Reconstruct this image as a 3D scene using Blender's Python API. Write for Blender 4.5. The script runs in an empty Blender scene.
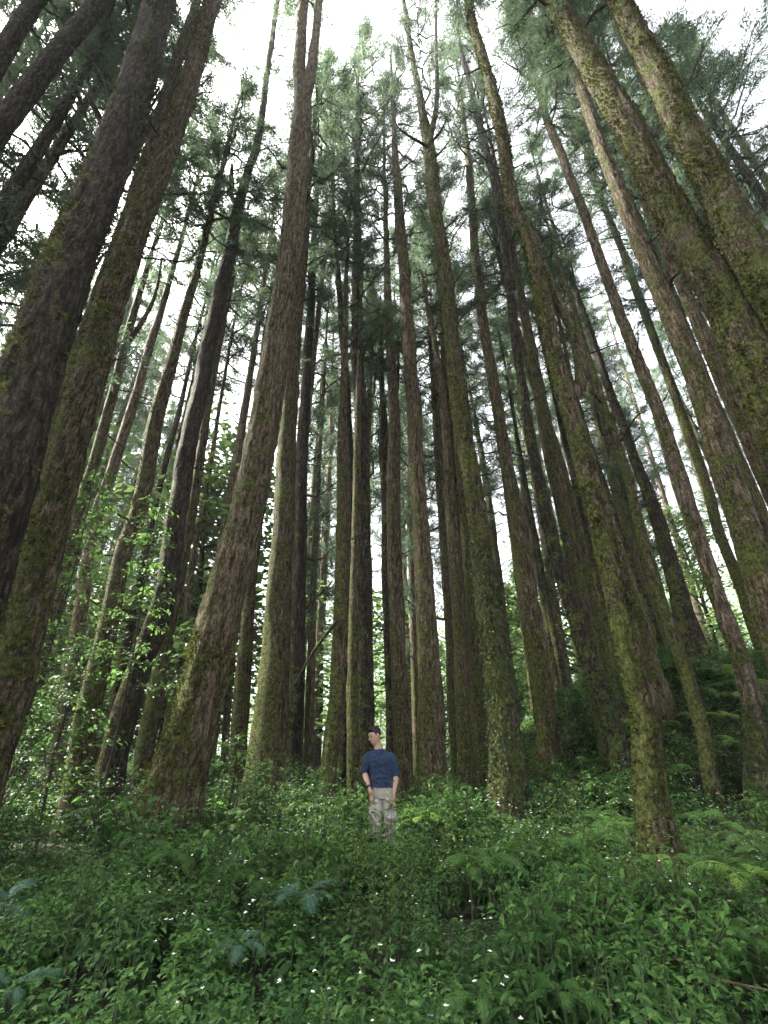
import bpy, math, random
import numpy as np
from mathutils import Vector

# ------------------------------------------------------------------ camera, sky, sun, exposure
SC = bpy.context.scene
COL = SC.collection
W_PX, H_PX, F_PX, PITCH, CAM_Z = 768, 1024, 475.0, math.radians(27.6), 1.3
cam = bpy.data.cameras.new('camera')
cam.sensor_fit = 'HORIZONTAL'
cam.sensor_width = 36.0
cam.lens = 36.0 * F_PX / W_PX
cam.clip_start = 0.05
cam.clip_end = 2000
cam_o = bpy.data.objects.new('camera', cam)
cam_o.location = (0, 0, CAM_Z)
cam_o.rotation_euler = (math.radians(90) + PITCH, 0, 0)
COL.objects.link(cam_o)
SC.camera = cam_o

SUN_EL, SUN_AZ = math.radians(52), math.radians(-75)      # azimuth from +Y towards +X: high, from the left
w = bpy.data.worlds.new('World')
SC.world = w
w.use_nodes = True
wn = w.node_tree
bg = wn.nodes['Background']
sky = wn.nodes.new('ShaderNodeTexSky')
sky.sky_type = 'NISHITA'
sky.sun_disc = False
sky.sun_elevation = SUN_EL
sky.sun_rotation = SUN_AZ
sky.air_density = 1.0
sky.dust_density = 6.0
hs = wn.nodes.new('ShaderNodeHueSaturation')
hs.inputs['Saturation'].default_value = 0.25
hs.inputs['Value'].default_value = 1.0
wn.links.new(sky.outputs[0], hs.inputs['Color'])
wn.links.new(hs.outputs[0], bg.inputs['Color'])
bg.inputs['Strength'].default_value = 0.105
sun = bpy.data.lights.new('sun', 'SUN')
sun.energy = 4.2
sun.angle = math.radians(5)
sun.color = (1.0, 0.95, 0.86)
sun_o = bpy.data.objects.new('sun', sun)
d = Vector((math.sin(SUN_AZ) * math.cos(SUN_EL), math.cos(SUN_AZ) * math.cos(SUN_EL), math.sin(SUN_EL)))
sun_o.rotation_euler = d.to_track_quat('Z', 'Y').to_euler()
sun_o.location = (-20, 5, 40)
COL.objects.link(sun_o)
vs = SC.view_settings
vs.view_transform = 'Standard'
vs.look = 'None'
vs.exposure = 3.1
vs.gamma = 1.0
vs.use_curve_mapping = False
cy = SC.cycles
cy.use_denoising = True
cy.max_bounces = 7
cy.diffuse_bounces = 4
cy.transmission_bounces = 4
cy.glossy_bounces = 2
cy.volume_bounces = 0
cy.caustics_reflective = False
cy.caustics_refractive = False

RNG = np.random.default_rng(11)
random.seed(5)


# ------------------------------------------------------------------ helpers
def smooth(a, b, x):
    t = np.clip((np.asarray(x, float) - a) / (b - a), 0, 1)
    return t * t * (3 - 2 * t)


def _hash(ix, iy, iz, s):
    h = (ix.astype(np.int64) * 374761393 + iy.astype(np.int64) * 668265263 + iz.astype(np.int64) * 2147483647 + s * 974711) & 0xFFFFFFFF
    h = ((h ^ (h >> 13)) * 1274126177) & 0xFFFFFFFF
    h = ((h ^ (h >> 16)) * 2246822519) & 0xFFFFFFFF
    return ((h ^ (h >> 15)) & 0xFFFFFF) / float(0xFFFFFF)


def vnoise(x, y, z, s=0):
    x, y, z = np.broadcast_arrays(np.asarray(x, float), np.asarray(y, float), np.asarray(z, float))
    ix, iy, iz = np.floor(x), np.floor(y), np.floor(z)
    fx, fy, fz = x - ix, y - iy, z - iz
    fx, fy, fz = fx * fx * (3 - 2 * fx), fy * fy * (3 - 2 * fy), fz * fz * (3 - 2 * fz)
    r = 0
    for a in (0, 1):
        for b in (0, 1):
            for c in (0, 1):
                wgt = (fx if a else 1 - fx) * (fy if b else 1 - fy) * (fz if c else 1 - fz)
                r = r + wgt * _hash(ix + a, iy + b, iz + c, s)
    return r * 2 - 1


def fbm(x, y, z, s=0, o=3):
    r, a = 0, 1.0
    for k in range(o):
        r = r + a * vnoise(x * 2 ** k, y * 2 ** k, z * 2 ** k, s + k)
        a *= 0.5
    return r


def norm(v):
    return v / np.maximum(np.linalg.norm(v, axis=-1, keepdims=True), 1e-9)


def mesh_np(name, verts, polys, mats=(), smooth_shade=True):
    """polys: list of (index array (n,k), material index)"""
    me = bpy.data.meshes.new(name)
    verts = np.ascontiguousarray(verts, np.float32)
    polys = [(np.asarray(p, np.int32), m) for p, m in polys if len(p)]
    me.vertices.add(len(verts))
    me.vertices.foreach_set('co', verts.ravel())
    loops = np.concatenate([p.ravel() for p, m in polys])
    tot = np.concatenate([np.full(len(p), p.shape[1], np.int32) for p, m in polys])
    start = np.concatenate([[0], np.cumsum(tot)[:-1]]).astype(np.int32)
    mi = np.concatenate([np.full(len(p), m, np.int32) for p, m in polys])
    me.loops.add(len(loops))
    me.loops.foreach_set('vertex_index', loops)
    me.polygons.add(len(tot))
    me.polygons.foreach_set('loop_start', start)
    me.polygons.foreach_set('loop_total', tot)
    for m in mats:
        me.materials.append(m)
    me.polygons.foreach_set('material_index', mi)
    me.polygons.foreach_set('use_smooth', np.full(len(tot), smooth_shade, bool))
    me.update(calc_edges=True)
    return me


class MB:
    """collects pieces of one mesh"""

    def __init__(s):
        s.v, s.p, s.n = [], [], 0

    def add(s, v, faces, mat=0):
        v = np.asarray(v, float).reshape(-1, 3)
        for f in (faces if isinstance(faces, list) else [faces]):
            s.p.append((np.asarray(f) + s.n, mat))
        s.v.append(v)
        s.n += len(v)

    def mesh(s, name, mats, smooth_shade=True):
        return mesh_np(name, np.concatenate(s.v), s.p, mats, smooth_shade)


def link(name, me, parent=None, loc=(0, 0, 0)):
    o = bpy.data.objects.new(name, me)
    COL.objects.link(o)
    o.location = loc
    if parent is not None:
        o.parent = parent
    return o


def thing(name, label, cat, loc=(0, 0, 0), rotz=0.0, group=None):
    o = bpy.data.objects.new(name, None)
    o.empty_display_size = 0.3
    COL.objects.link(o)
    o.location = loc
    o.rotation_euler = (0, 0, rotz)
    tag(o, label, cat, group)
    return o


def tag(o, label, cat, group=None, kind=None):
    o['label'] = label
    o['category'] = cat
    if group:
        o['group'] = group
    if kind:
        o['kind'] = kind


def frames(P):
    T = np.gradient(P, axis=0)
    T = norm(T)
    ref = np.array([0.0, 1.0, 0.0]) if abs(T[:, 1]).max() < 0.9 else np.array([1.0, 0, 0])
    N = norm(np.cross(T, np.broadcast_to(ref, T.shape)))
    return T, N, norm(np.cross(T, N))


def tube(P, R, n=8, disp=None, caps=True):
    """verts + faces of a tube along points P with radii R; disp(angle, s) -> factor"""
    P, R = np.asarray(P, float), np.asarray(R, float)
    T, N, B = frames(P)
    a = np.linspace(0, 2 * math.pi, n, endpoint=False)
    rr = R[:, None] * np.ones(n)[None]
    if disp is not None:
        rr = disp(a, rr)
    V = P[:, None] + rr[..., None] * (np.cos(a)[None, :, None] * N[:, None] + np.sin(a)[None, :, None] * B[:, None])
    m = len(P)
    i, j = np.meshgrid(np.arange(m - 1), np.arange(n), indexing='ij')
    j2 = (j + 1) % n
    q = np.stack([i * n + j, i * n + j2, (i + 1) * n + j2, (i + 1) * n + j], -1).reshape(-1, 4)
    V = V.reshape(-1, 3)
    faces = [q]
    if caps:
        V = np.concatenate([V, P[:1], P[-1:]])
        k = np.arange(n)
        faces.append(np.stack([np.full(n, m * n), (k + 1) % n, k], -1))
        faces.append(np.stack([np.full(n, m * n + 1), (m - 1) * n + k, (m - 1) * n + (k + 1) % n], -1))
    return V, faces


def spline(P, n):
    """Catmull-Rom through P, n samples"""
    P = np.asarray(P, float)
    if len(P) == 2:
        return P[0] + (P[1] - P[0]) * np.linspace(0, 1, n)[:, None]
    Q = np.concatenate([[2 * P[0] - P[1]], P, [2 * P[-1] - P[-2]]])
    t = np.linspace(0, len(P) - 1 - 1e-6, n)
    i = t.astype(int)
    f = (t - i)[:, None]
    a, b, c, e = Q[i], Q[i + 1], Q[i + 2], Q[i + 3]
    return 0.5 * (2 * b + (c - a) * f + (2 * a - 5 * b + 4 * c - e) * f ** 2 + (3 * b - a - 3 * c + e) * f ** 3)


CP, SP = math.cos(PITCH), math.sin(PITCH)


def at(px, py, Y):
    """the point at forward distance Y on the line of sight of a photo position"""
    u, v = (px - W_PX / 2) / F_PX, (H_PX / 2 - py) / F_PX
    t = Y / (CP - v * SP)
    return np.array([u * t, Y, CAM_Z + (SP + v * CP) * t])


def proj(P):
    x, y, z = P[0], P[1], P[2] - CAM_Z
    dep = y * CP + z * SP
    return np.array([W_PX / 2 + F_PX * x / dep, H_PX / 2 - F_PX * (-y * SP + z * CP) / dep])


def ground_z(x, y):
    x, y = np.asarray(x, float), np.asarray(y, float)
    b = 0.03 * np.clip(y - 7, 0, 40)
    bank = 4.0 * smooth(1.0, 9.5, x) * smooth(8, 16, y) * (1 - 0.45 * smooth(17, 27, y))
    lump = 0.10 * vnoise(x * 0.5, y * 0.5, 0, 3) + 0.05 * vnoise(x * 1.3, y * 1.3, 0, 4)
    return b + bank + lump * smooth(0.5, 3, y)


# ------------------------------------------------------------------ materials
def new_mat(name):
    m = bpy.data.materials.new(name)
    m.use_nodes = True
    nt = m.node_tree
    for n in list(nt.nodes):
        nt.nodes.remove(n)
    out = nt.nodes.new('ShaderNodeOutputMaterial')
    return m, nt, out


def N(nt, t, **kw):
    n = nt.nodes.new(t)
    for k, v in kw.items():
        setattr(n, k, v)
    return n


def ramp(nt, fac, stops):
    r = N(nt, 'ShaderNodeValToRGB')
    e = r.color_ramp.elements
    while len(e) < len(stops):
        e.new(0.5)
    for i, (p, c) in enumerate(stops):
        e[i].position = p
        e[i].color = (*c, 1)
    nt.links.new(fac, r.inputs[0])
    return r.outputs[0]


def noise_tex(nt, vec, scale, detail=4, rough=0.55):
    n = N(nt, 'ShaderNodeTexNoise')
    n.inputs['Scale'].default_value = scale
    n.inputs['Detail'].default_value = detail
    n.inputs['Roughness'].default_value = rough
    if vec is not None:
        nt.links.new(vec, n.inputs['Vector'])
    return n.outputs[0]


def math_n(nt, op, a, b=None, clamp=False):
    n = N(nt, 'ShaderNodeMath', operation=op, use_clamp=clamp)
    for i, s in enumerate((a, b)):
        if s is None:
            continue
        if isinstance(s, (int, float)):
            n.inputs[i].default_value = s
        else:
            nt.links.new(s, n.inputs[i])
    return n.outputs[0]


def mix_col(nt, f, a, b):
    n = N(nt, 'ShaderNodeMix', data_type='RGBA')
    for i, s in ((0, f), (6, a), (7, b)):
        if isinstance(s, (int, float)):
            n.inputs[i].default_value = s
        elif isinstance(s, tuple):
            n.inputs[i].default_value = (*s, 1)
        else:
            nt.links.new(s, n.inputs[i])
    return n.outputs[2]


def bark_mat(name, dark, mid, light, moss_amt, moss_a=(0.028, 0.034, 0.008), moss_b=(0.128, 0.142, 0.040)):
    """stringy cedar bark with moss; moss sits more on the side that gets the sky light and lower down"""
    m, nt, out = new_mat(name)
    tc = N(nt, 'ShaderNodeTexCoord')
    mp = N(nt, 'ShaderNodeMapping')
    mp.inputs['Scale'].default_value = (12, 12, 2.2)
    nt.links.new(tc.outputs['Object'], mp.inputs[0])
    oi = N(nt, 'ShaderNodeObjectInfo')
    n1 = noise_tex(nt, mp.outputs[0], 1.5, 7, 0.68)
    n2 = noise_tex(nt, tc.outputs['Object'], 2.1, 5, 0.6)
    col = ramp(nt, n1, [(0.38, dark), (0.50, mid), (0.64, light)])
    # grey-pale lichen blotches
    n3 = noise_tex(nt, tc.outputs['Object'], 7.0, 4, 0.7)
    lich = ramp(nt, n3, [(0.60, (0, 0, 0)), (0.72, (0.55, 0.55, 0.55))])
    col = mix_col(nt, lich, col, (0.17, 0.165, 0.125))
    # moss
    geo = N(nt, 'ShaderNodeNewGeometry')
    dot = N(nt, 'ShaderNodeVectorMath', operation='DOT_PRODUCT')
    nt.links.new(geo.outputs['Normal'], dot.inputs[0])
    dot.inputs[1].default_value = (-0.62, -0.15, 0.9)
    side = math_n(nt, 'MULTIPLY', dot.outputs['Value'], 0.16)
    sep = N(nt, 'ShaderNodeSeparateXYZ')
    nt.links.new(tc.outputs['Object'], sep.inputs[0])
    low = math_n(nt, 'MULTIPLY', math_n(nt, 'SUBTRACT', 6.0, sep.outputs[2]), 0.012)
    low = math_n(nt, 'MINIMUM', math_n(nt, 'MAXIMUM', low, -0.07), 0.08)
    f = math_n(nt, 'ADD', math_n(nt, 'ADD', n2, side), low)
    f = math_n(nt, 'ADD', f, moss_amt - 0.5)
    f = math_n(nt, 'ADD', f, math_n(nt, 'MULTIPLY', math_n(nt, 'SUBTRACT', n3, 0.5), 0.9))
    f = math_n(nt, 'ADD', f, math_n(nt, 'MULTIPLY', math_n(nt, 'SUBTRACT', oi.outputs['Random'], 0.5), 0.06))
    fm = ramp(nt, f, [(0.47, (0, 0, 0)), (0.56, (1, 1, 1))])
    n4 = noise_tex(nt, tc.outputs['Object'], 13, 7, 0.75)
    mc = ramp(nt, n4, [(0.38, moss_a), (0.50, tuple(.45 * p + .55 * q for p, q in zip(moss_a, moss_b))), (0.66, moss_b)])
    col = mix_col(nt, fm, col, mc)
    # fine fibres and flakes
    mp2 = N(nt, 'ShaderNodeMapping')
    mp2.inputs['Scale'].default_value = (1, 1, 0.5)
    nt.links.new(tc.outputs['Object'], mp2.inputs[0])
    n5 = noise_tex(nt, mp2.outputs[0], 34, 6, 0.75)
    grain = ramp(nt, n5, [(0.36, (0.42, 0.42, 0.42)), (0.50, (1.15, 1.15, 1.15)), (0.66, (2.2, 2.15, 2.1))])
    mg = N(nt, 'ShaderNodeMix', data_type='RGBA', blend_type='MULTIPLY')
    mg.inputs[0].default_value = 1.0
    nt.links.new(col, mg.inputs[6])
    nt.links.new(grain, mg.inputs[7])
    col = mg.outputs[2]
    b = N(nt, 'ShaderNodeBsdfPrincipled')
    nt.links.new(col, b.inputs['Base Color'])
    b.inputs['Roughness'].default_value = 0.9
    b.inputs['Specular IOR Level'].default_value = 0.2
    hgt = math_n(nt, 'ADD', math_n(nt, 'ADD', n1, math_n(nt, 'MULTIPLY', n5, 0.35)), math_n(nt, 'MULTIPLY', math_n(nt, 'MULTIPLY', fm, n4), 0.9))
    bp = N(nt, 'ShaderNodeBump')
    bp.inputs['Strength'].default_value = 1.0
    bp.inputs['Distance'].default_value = 0.09
    nt.links.new(hgt, bp.inputs['Height'])
    nt.links.new(bp.outputs[0], b.inputs['Normal'])
    nt.links.new(b.outputs[0], out.inputs[0])
    return m


def leaf_mat(name, stops, transl=0.4, rough=0.5, spec=0.3):
    """leaf colour varies leaf by leaf"""
    m, nt, out = new_mat(name)
    geo = N(nt, 'ShaderNodeNewGeometry')
    oi = N(nt, 'ShaderNodeObjectInfo')
    tc = N(nt, 'ShaderNodeTexCoord')
    big = noise_tex(nt, tc.outputs['Object'], 0.9, 2)
    r = math_n(nt, 'ADD', math_n(nt, 'MULTIPLY', geo.outputs['Random Per Island'], 0.6),
               math_n(nt, 'MULTIPLY', math_n(nt, 'SUBTRACT', big, 0.3), 0.9))
    r = math_n(nt, 'ADD', r, math_n(nt, 'MULTIPLY', math_n(nt, 'SUBTRACT', oi.outputs['Random'], 0.5), 0.25), True)
    col = ramp(nt, r, stops)
    b = N(nt, 'ShaderNodeBsdfPrincipled')
    nt.links.new(col, b.inputs['Base Color'])
    b.inputs['Roughness'].default_value = rough
    b.inputs['Specular IOR Level'].default_value = spec
    t = N(nt, 'ShaderNodeBsdfTranslucent')
    hs_ = N(nt, 'ShaderNodeHueSaturation')
    hs_.inputs['Value'].default_value = 1.5
    hs_.inputs['Hue'].default_value = 0.48
    nt.links.new(col, hs_.inputs['Color'])
    nt.links.new(hs_.outputs[0], t.inputs['Color'])
    mx = N(nt, 'ShaderNodeMixShader')
    mx.inputs[0].default_value = transl
    nt.links.new(b.outputs[0], mx.inputs[1])
    nt.links.new(t.outputs[0], mx.inputs[2])
    nt.links.new(mx.outputs[0], out.inputs[0])
    return m


def plain_mat(name, c, rough=0.8, var=0.25, scale=30, bump=0.0, c2=None):
    m, nt, out = new_mat(name)
    tc = N(nt, 'ShaderNodeTexCoord')
    n = noise_tex(nt, tc.outputs['Object'], scale, 4, 0.6)
    c2 = c2 or tuple(x * (1 + var) for x in c)
    col = ramp(nt, n, [(0.35, tuple(x * (1 - var) for x in c)), (0.65, c2)])
    b = N(nt, 'ShaderNodeBsdfPrincipled')
    nt.links.new(col, b.inputs['Base Color'])
    b.inputs['Roughness'].default_value = rough
    b.inputs['Specular IOR Level'].default_value = 0.3
    if bump:
        bp = N(nt, 'ShaderNodeBump')
        bp.inputs['Strength'].default_value = 0.8
        bp.inputs['Distance'].default_value = bump
        nt.links.new(n, bp.inputs['Height'])
        nt.links.new(bp.outputs[0], b.inputs['Normal'])
    nt.links.new(b.outputs[0], out.inputs[0])
    return m


BARK = {
    'red': bark_mat('bark_reddish', (0.022, 0.015, 0.009), (0.100, 0.075, 0.048), (0.21, 0.163, 0.110), 0.43),
    'moss': bark_mat('bark_mossy', (0.018, 0.013, 0.008), (0.075, 0.056, 0.036), (0.17, 0.135, 0.09), 0.50),
    'dark': bark_mat('bark_dark', (0.009, 0.007, 0.005), (0.030, 0.023, 0.017), (0.080, 0.064, 0.046), 0.40),
    'pale': bark_mat('bark_pale', (0.035, 0.026, 0.019), (0.140, 0.106, 0.076), (0.29, 0.23, 0.17), 0.40),
}
M_NEEDLE = leaf_mat('cedar_foliage', [(0.0, (0.026, 0.046, 0.027)), (0.5, (0.054, 0.092, 0.050)), (1.0, (0.105, 0.155, 0.076))], 0.52, 0.55, 0.25)
M_TWIG = plain_mat('twig_bark', (0.045, 0.036, 0.028), 0.9, 0.3, 20)
M_COVER = leaf_mat('ground_cover_leaves', [(0.0, (0.012, 0.040, 0.011)), (0.5, (0.045, 0.115, 0.029)), (1.0, (0.130, 0.250, 0.062))], 0.4, 0.5, 0.25)
M_STEM = plain_mat('green_stem', (0.04, 0.06, 0.025), 0.7, 0.3, 20)
M_COVER2 = leaf_mat('yellow_green_cover_leaves', [(0.0, (0.022, 0.052, 0.014)), (0.5, (0.070, 0.138, 0.034)), (1.0, (0.170, 0.270, 0.070))], 0.4, 0.5, 0.25)
M_FERN = leaf_mat('fern_fronds', [(0.0, (0.045, 0.120, 0.028)), (1.0, (0.110, 0.230, 0.050))], 0.45, 0.5, 0.3)
M_FERNB = leaf_mat('blue_green_fern_fronds', [(0.0, (0.045, 0.110, 0.075)), (1.0, (0.100, 0.200, 0.140))], 0.3, 0.5, 0.35)
M_FERNY = leaf_mat('yellow_green_fern_fronds', [(0.0, (0.12, 0.24, 0.035)), (1.0, (0.24, 0.38, 0.08))], 0.4, 0.5, 0.3)
M_SAP = leaf_mat('sapling_leaves', [(0.0, (0.024, 0.070, 0.018)), (0.5, (0.048, 0.118, 0.028)), (1.0, (0.098, 0.190, 0.048))], 0.42, 0.4, 0.4)
M_MOSS = leaf_mat('moss_tufts', [(0.0, (0.034, 0.044, 0.012)), (0.5, (0.066, 0.080, 0.020)), (1.0, (0.135, 0.150, 0.040))], 0.25, 0.9, 0.1)
M_IVY = leaf_mat('creeper_leaves', [(0.0, (0.016, 0.034, 0.010)), (0.6, (0.040, 0.065, 0.020)), (1.0, (0.09, 0.115, 0.04))], 0.25, 0.5, 0.3)
M_PETAL = plain_mat('white_petals', (0.72, 0.68, 0.70), 0.6, 0.1, 30)
M_DEAD = plain_mat('dead_wood', (0.13, 0.09, 0.06), 0.9, 0.4, 12, 0.01)

# ------------------------------------------------------------------ ground
gx = np.concatenate([np.linspace(-300, -32, 24), np.linspace(-30, 30, 161), np.linspace(32, 300, 24)])
gy = np.concatenate([np.linspace(-300, -6, 24), np.linspace(-5, 45, 131), np.linspace(47, 400, 30)])
GX, GY = np.meshgrid(gx, gy)
GZ = ground_z(GX, GY)
nx, ny = len(gx), len(gy)
i, j = np.meshgrid(np.arange(ny - 1), np.arange(nx - 1), indexing='ij')
q = np.stack([i * nx + j, i * nx + j + 1, (i + 1) * nx + j + 1, (i + 1) * nx + j], -1).reshape(-1, 4)
m_soil = plain_mat('forest_soil', (0.020, 0.016, 0.010), 0.95, 0.4, 6, 0.05, c2=(0.026, 0.032, 0.012))
o = link('ground', mesh_np('ground', np.stack([GX, GY, GZ], -1).reshape(-1, 3), [(q, 0)], [m_soil]))
o['kind'] = 'structure'


# ------------------------------------------------------------------ foliage pieces
def blades(base, dirs, length, width, nrm=None):
    """one thin pointed quad per blade"""
    base, dirs = np.asarray(base), norm(np.asarray(dirs))
    n = len(base)
    if nrm is None:
        nrm = norm(RNG.normal(size=(n, 3)))
    side = norm(np.cross(dirs, nrm)) * (np.asarray(width).reshape(-1, 1) * 0.5)
    L = np.asarray(length).reshape(-1, 1)
    mid = base + dirs * L * 0.45
    V = np.stack([base, mid + side, base + dirs * L, mid - side], 1).reshape(-1, 3)
    return V, np.arange(4 * n).reshape(n, 4)


def leaves(base, dirs, up, length, width, droop=0.25, fold=0.25):
    """ovate leaves: folded along the midrib, tip drooping; 8 verts, 6 faces each"""
    base = np.asarray(base, float)
    dirs, up = norm(np.asarray(dirs, float)), np.asarray(up, float)
    n = len(base)
    side = norm(np.cross(dirs, up))
    nn = np.cross(side, dirs)
    L = np.asarray(length, float).reshape(-1, 1) * np.ones((n, 1))
    Wd = np.asarray(width, float).reshape(-1, 1) * np.ones((n, 1)) * 0.5
    down = np.array([0, 0, -1.0])
    m1 = base + dirs * L * 0.33
    m2 = base + dirs * L * 0.68 + down * L * droop * 0.35
    tip = base + dirs * L * 0.97 + down * L * droop
    s1, s2 = side * Wd, side * Wd * 0.78
    f = nn * Wd * fold
    V = np.stack([base, m1 - s1 + f, m1, m1 + s1 + f, m2 - s2 + f, m2, m2 + s2 + f, tip], 1).reshape(-1, 3)
    k = (np.arange(n) * 8)[:, None]
    T = np.concatenate([k + np.array([[0, 2, 1]]), k + np.array([[0, 3, 2]]), k + np.array([[4, 5, 7]]), k + np.array([[5, 6, 7]])])
    Q = np.concatenate([k + np.array([[1, 2, 5, 4]]), k + np.array([[2, 3, 6, 5]])])
    return V, [T, Q]


def rand_dirs(n, zmin=-1.0, zmax=1.0):
    z = RNG.uniform(zmin, zmax, n)
    a = RNG.uniform(0, 2 * math.pi, n)
    s = np.sqrt(np.clip(1 - z * z, 0, 1))
    return np.stack([s * np.cos(a), s * np.sin(a), z], -1)


def crown_mesh(seed, L, R, nbr, ncl, nbl, blade=0.30, sparse=0.0, lift=0.35):
    """cedar crown, base at z = 0, top at z = L; tufts of short pointed sprays on upswept branches"""
    g = np.random.default_rng(seed)
    mb = MB()
    centres, outs = [], []
    for b in range(nbr):
        t = (b + g.uniform(0, 1)) / nbr
        if g.uniform() < sparse:
            continue
        z = L * t ** 0.9
        a = b * 2.399 + g.uniform(-0.5, 0.5)
        prof = (0.55 + 0.45 * math.sin(min(1, t * 2.2 + 0.15) * math.pi / 2)) * (1 - t) ** 0.62 + 0.08
        ln = R * prof * g.uniform(0.6, 1.25)
        el = lift + g.uniform(-0.25, 0.3) + 0.4 * t
        dirh = np.array([math.cos(a), math.sin(a), 0])
        k = np.linspace(0, 1, 6)[:, None]
        P = np.array([0, 0, z]) + dirh * ln * k + np.array([0, 0, 1]) * ln * (math.sin(el) * k - 0.25 * k * (1 - k) * 2)
        P[1:-1] += g.normal(0, 0.05 * ln, (4, 3)) * np.array([1, 1, 0.6])
        v, f = tube(P, np.linspace(0.045, 0.012, 6) * (0.6 + 0.5 * ln / R), 4, caps=False)
        mb.add(v, f, 1)
        for c in range(ncl):
            s = g.uniform(0.2, 1.0) ** 0.7
            p0 = P[min(4, int(s * 5))] + (P[min(5, int(s * 5) + 1)] - P[min(4, int(s * 5))]) * (s * 5 - int(s * 5))
            off = g.normal(0, 1, 3) * np.array([1, 1, 0.6]) * (0.10 + ln * 0.10)
            pc = p0 + off
            if c % 3 == 0:
                v, f = tube(np.stack([p0, (p0 + pc) / 2 + [0, 0, -0.03], pc]), [0.012, 0.009, 0.005], 3, caps=False)
                mb.add(v, f, 1)
            centres.append(pc)
            outs.append(norm(dirh * 0.6 + off / (0.1 + ln * 0.15) + [0, 0, 0.15]))
    C, O = np.array(centres), np.array(outs)
    n = len(C) * nbl
    ci = np.repeat(np.arange(len(C)), nbl)
    dirs = norm(g.normal(0, 0.62, (n, 3)) + O[ci])
    axis = g.uniform(-0.25, 0.25, (n, 1)) * O[ci]
    base = C[ci] + axis + g.normal(0, 0.085, (n, 3))
    ln = blade * g.uniform(0.55, 1.25, n)
    v, f = blades(base, dirs, ln, ln * g.uniform(0.12, 0.21, n))
    mb.add(v, f, 0)
    return mb.mesh('crown', [M_NEEDLE, M_TWIG], False)


CL = 16.0        # length of a crown mesh
CROWNS = [crown_mesh(100 + k, CL, R, nb, nc, nl, bl, sp) for k, (R, nb, nc, nl, bl, sp) in enumerate(
    [(2.3, 52, 7, 105, 0.15, 0.15), (2.7, 46, 8, 105, 0.155, 0.25), (1.9, 56, 6, 100, 0.145, 0.12), (3.0, 44, 9, 105, 0.155, 0.3),
     (2.2, 50, 7, 108, 0.15, 0.2), (1.7, 36, 6, 100, 0.14, 0.3)])]


def trunk_radius(P, T, wpx):
    """radius that gives a trunk at P running along T a width of wpx photo pixels, measured along a photo row"""
    V = P - np.array([0, 0, CAM_Z])
    n = np.cross(T, V)
    n /= np.linalg.norm(n)
    a, b = proj(P + 0.1 * n), proj(P - 0.1 * n)
    c, e = proj(P), proj(P + 0.2 * T)
    ax = (e - c) / np.linalg.norm(e - c)
    dv = a - b
    perp = abs(dv[0] * ax[1] - dv[1] * ax[0])
    horiz = perp / max(abs(ax[1]), 0.2)
    return 0.1 * wpx / horiz


def trunk_mesh(P, R, seed, near, mat, fl=1.0):
    """P, R resampled along the trunk, local coordinates"""
    n = 44 if near else 18

    def disp(a, rr):
        z = P[:, 2][:, None]
        x, y = np.cos(a)[None] * 1.0, np.sin(a)[None] * 1.0
        rad = R[:, None]
        ridge = vnoise(x * 3.2, y * 3.2, z * 0.35, seed) * 0.6 + vnoise(x * 8, y * 8, z * 0.9, seed + 1) * 0.4
        lump = vnoise(x * 1.6, y * 1.6, z * 1.1, seed + 2)
        fine = vnoise(x * 14, y * 14, z * 5, seed + 3)
        flare = np.exp(-np.clip(z, 0, None) / (1.2 * rad.max() + 0.1))
        butt = np.clip(0.55 * np.sin(a * 3 + seed)[None] + 0.45 * np.sin(a * 5 + seed * 2.1)[None], -0.6, 1)
        return rr * (1 + 0.10 * ridge + 0.06 * lump + flare * fl * (0.30 + 0.34 * butt)) + 0.032 * fine * min(1, rad.max() * 3)
    v, f = tube(P, R, n, disp)
    return mesh_np('trunk', np.concatenate([v]), [(x, 0) for x in f], [mat])


def moss_mesh(P, R, count, seed, zmax, size=0.05, mat=None, thr=0.0):
    """tufts standing on the bark, thicker where the moss noise is high"""
    g = np.random.default_rng(seed)
    T, Nn, B = frames(P)
    s = g.uniform(0, 1, count * 4)
    zz = P[0, 2] + s * (min(zmax, P[-1, 2]) - P[0, 2])
    i = np.clip(np.searchsorted(P[:, 2], zz), 1, len(P) - 1)
    a = g.uniform(0, 2 * math.pi, len(i))
    out = np.cos(a)[:, None] * Nn[i] + np.sin(a)[:, None] * B[i]
    f = ((zz - P[i - 1, 2]) / (P[i, 2] - P[i - 1, 2]))[:, None]
    c = P[i - 1] * (1 - f) + P[i] * f
    dens = fbm(c[:, 0] * 0 + np.cos(a) * 1.3, np.sin(a) * 1.3, zz * 0.9, seed, 3) + 0.45 * (out @ np.array([-0.75, -0.2, 0.3]))
    keep = np.where(dens > thr + g.uniform(-0.25, 0.25, len(i)))[0][:count]
    i, out, c = i[keep], out[keep], c[keep]
    base = c + out * (R[i] * 1.0)[:, None]
    n = len(keep)
    if mat is M_IVY:
        dirs = norm(out * 0.5 + np.array([0, 0, -0.9]) + g.normal(0, 0.5, (n, 3)))
        ln = size * g.uniform(0.6, 1.3, n)
        return leaves(base + out * 0.03, dirs, out + g.normal(0, 0.3, (n, 3)), ln, ln * 0.7, 0.1)
    dirs = norm(out + g.normal(0, 0.55, (n, 3)) + np.array([0, 0, -0.25]))
    ln = size * g.uniform(0.5, 1.3, n)
    v, fq = blades(base - out * 0.015, dirs, ln, ln * g.uniform(0.35, 0.6, n))
    return v, [fq]


TREES = {}


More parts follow.
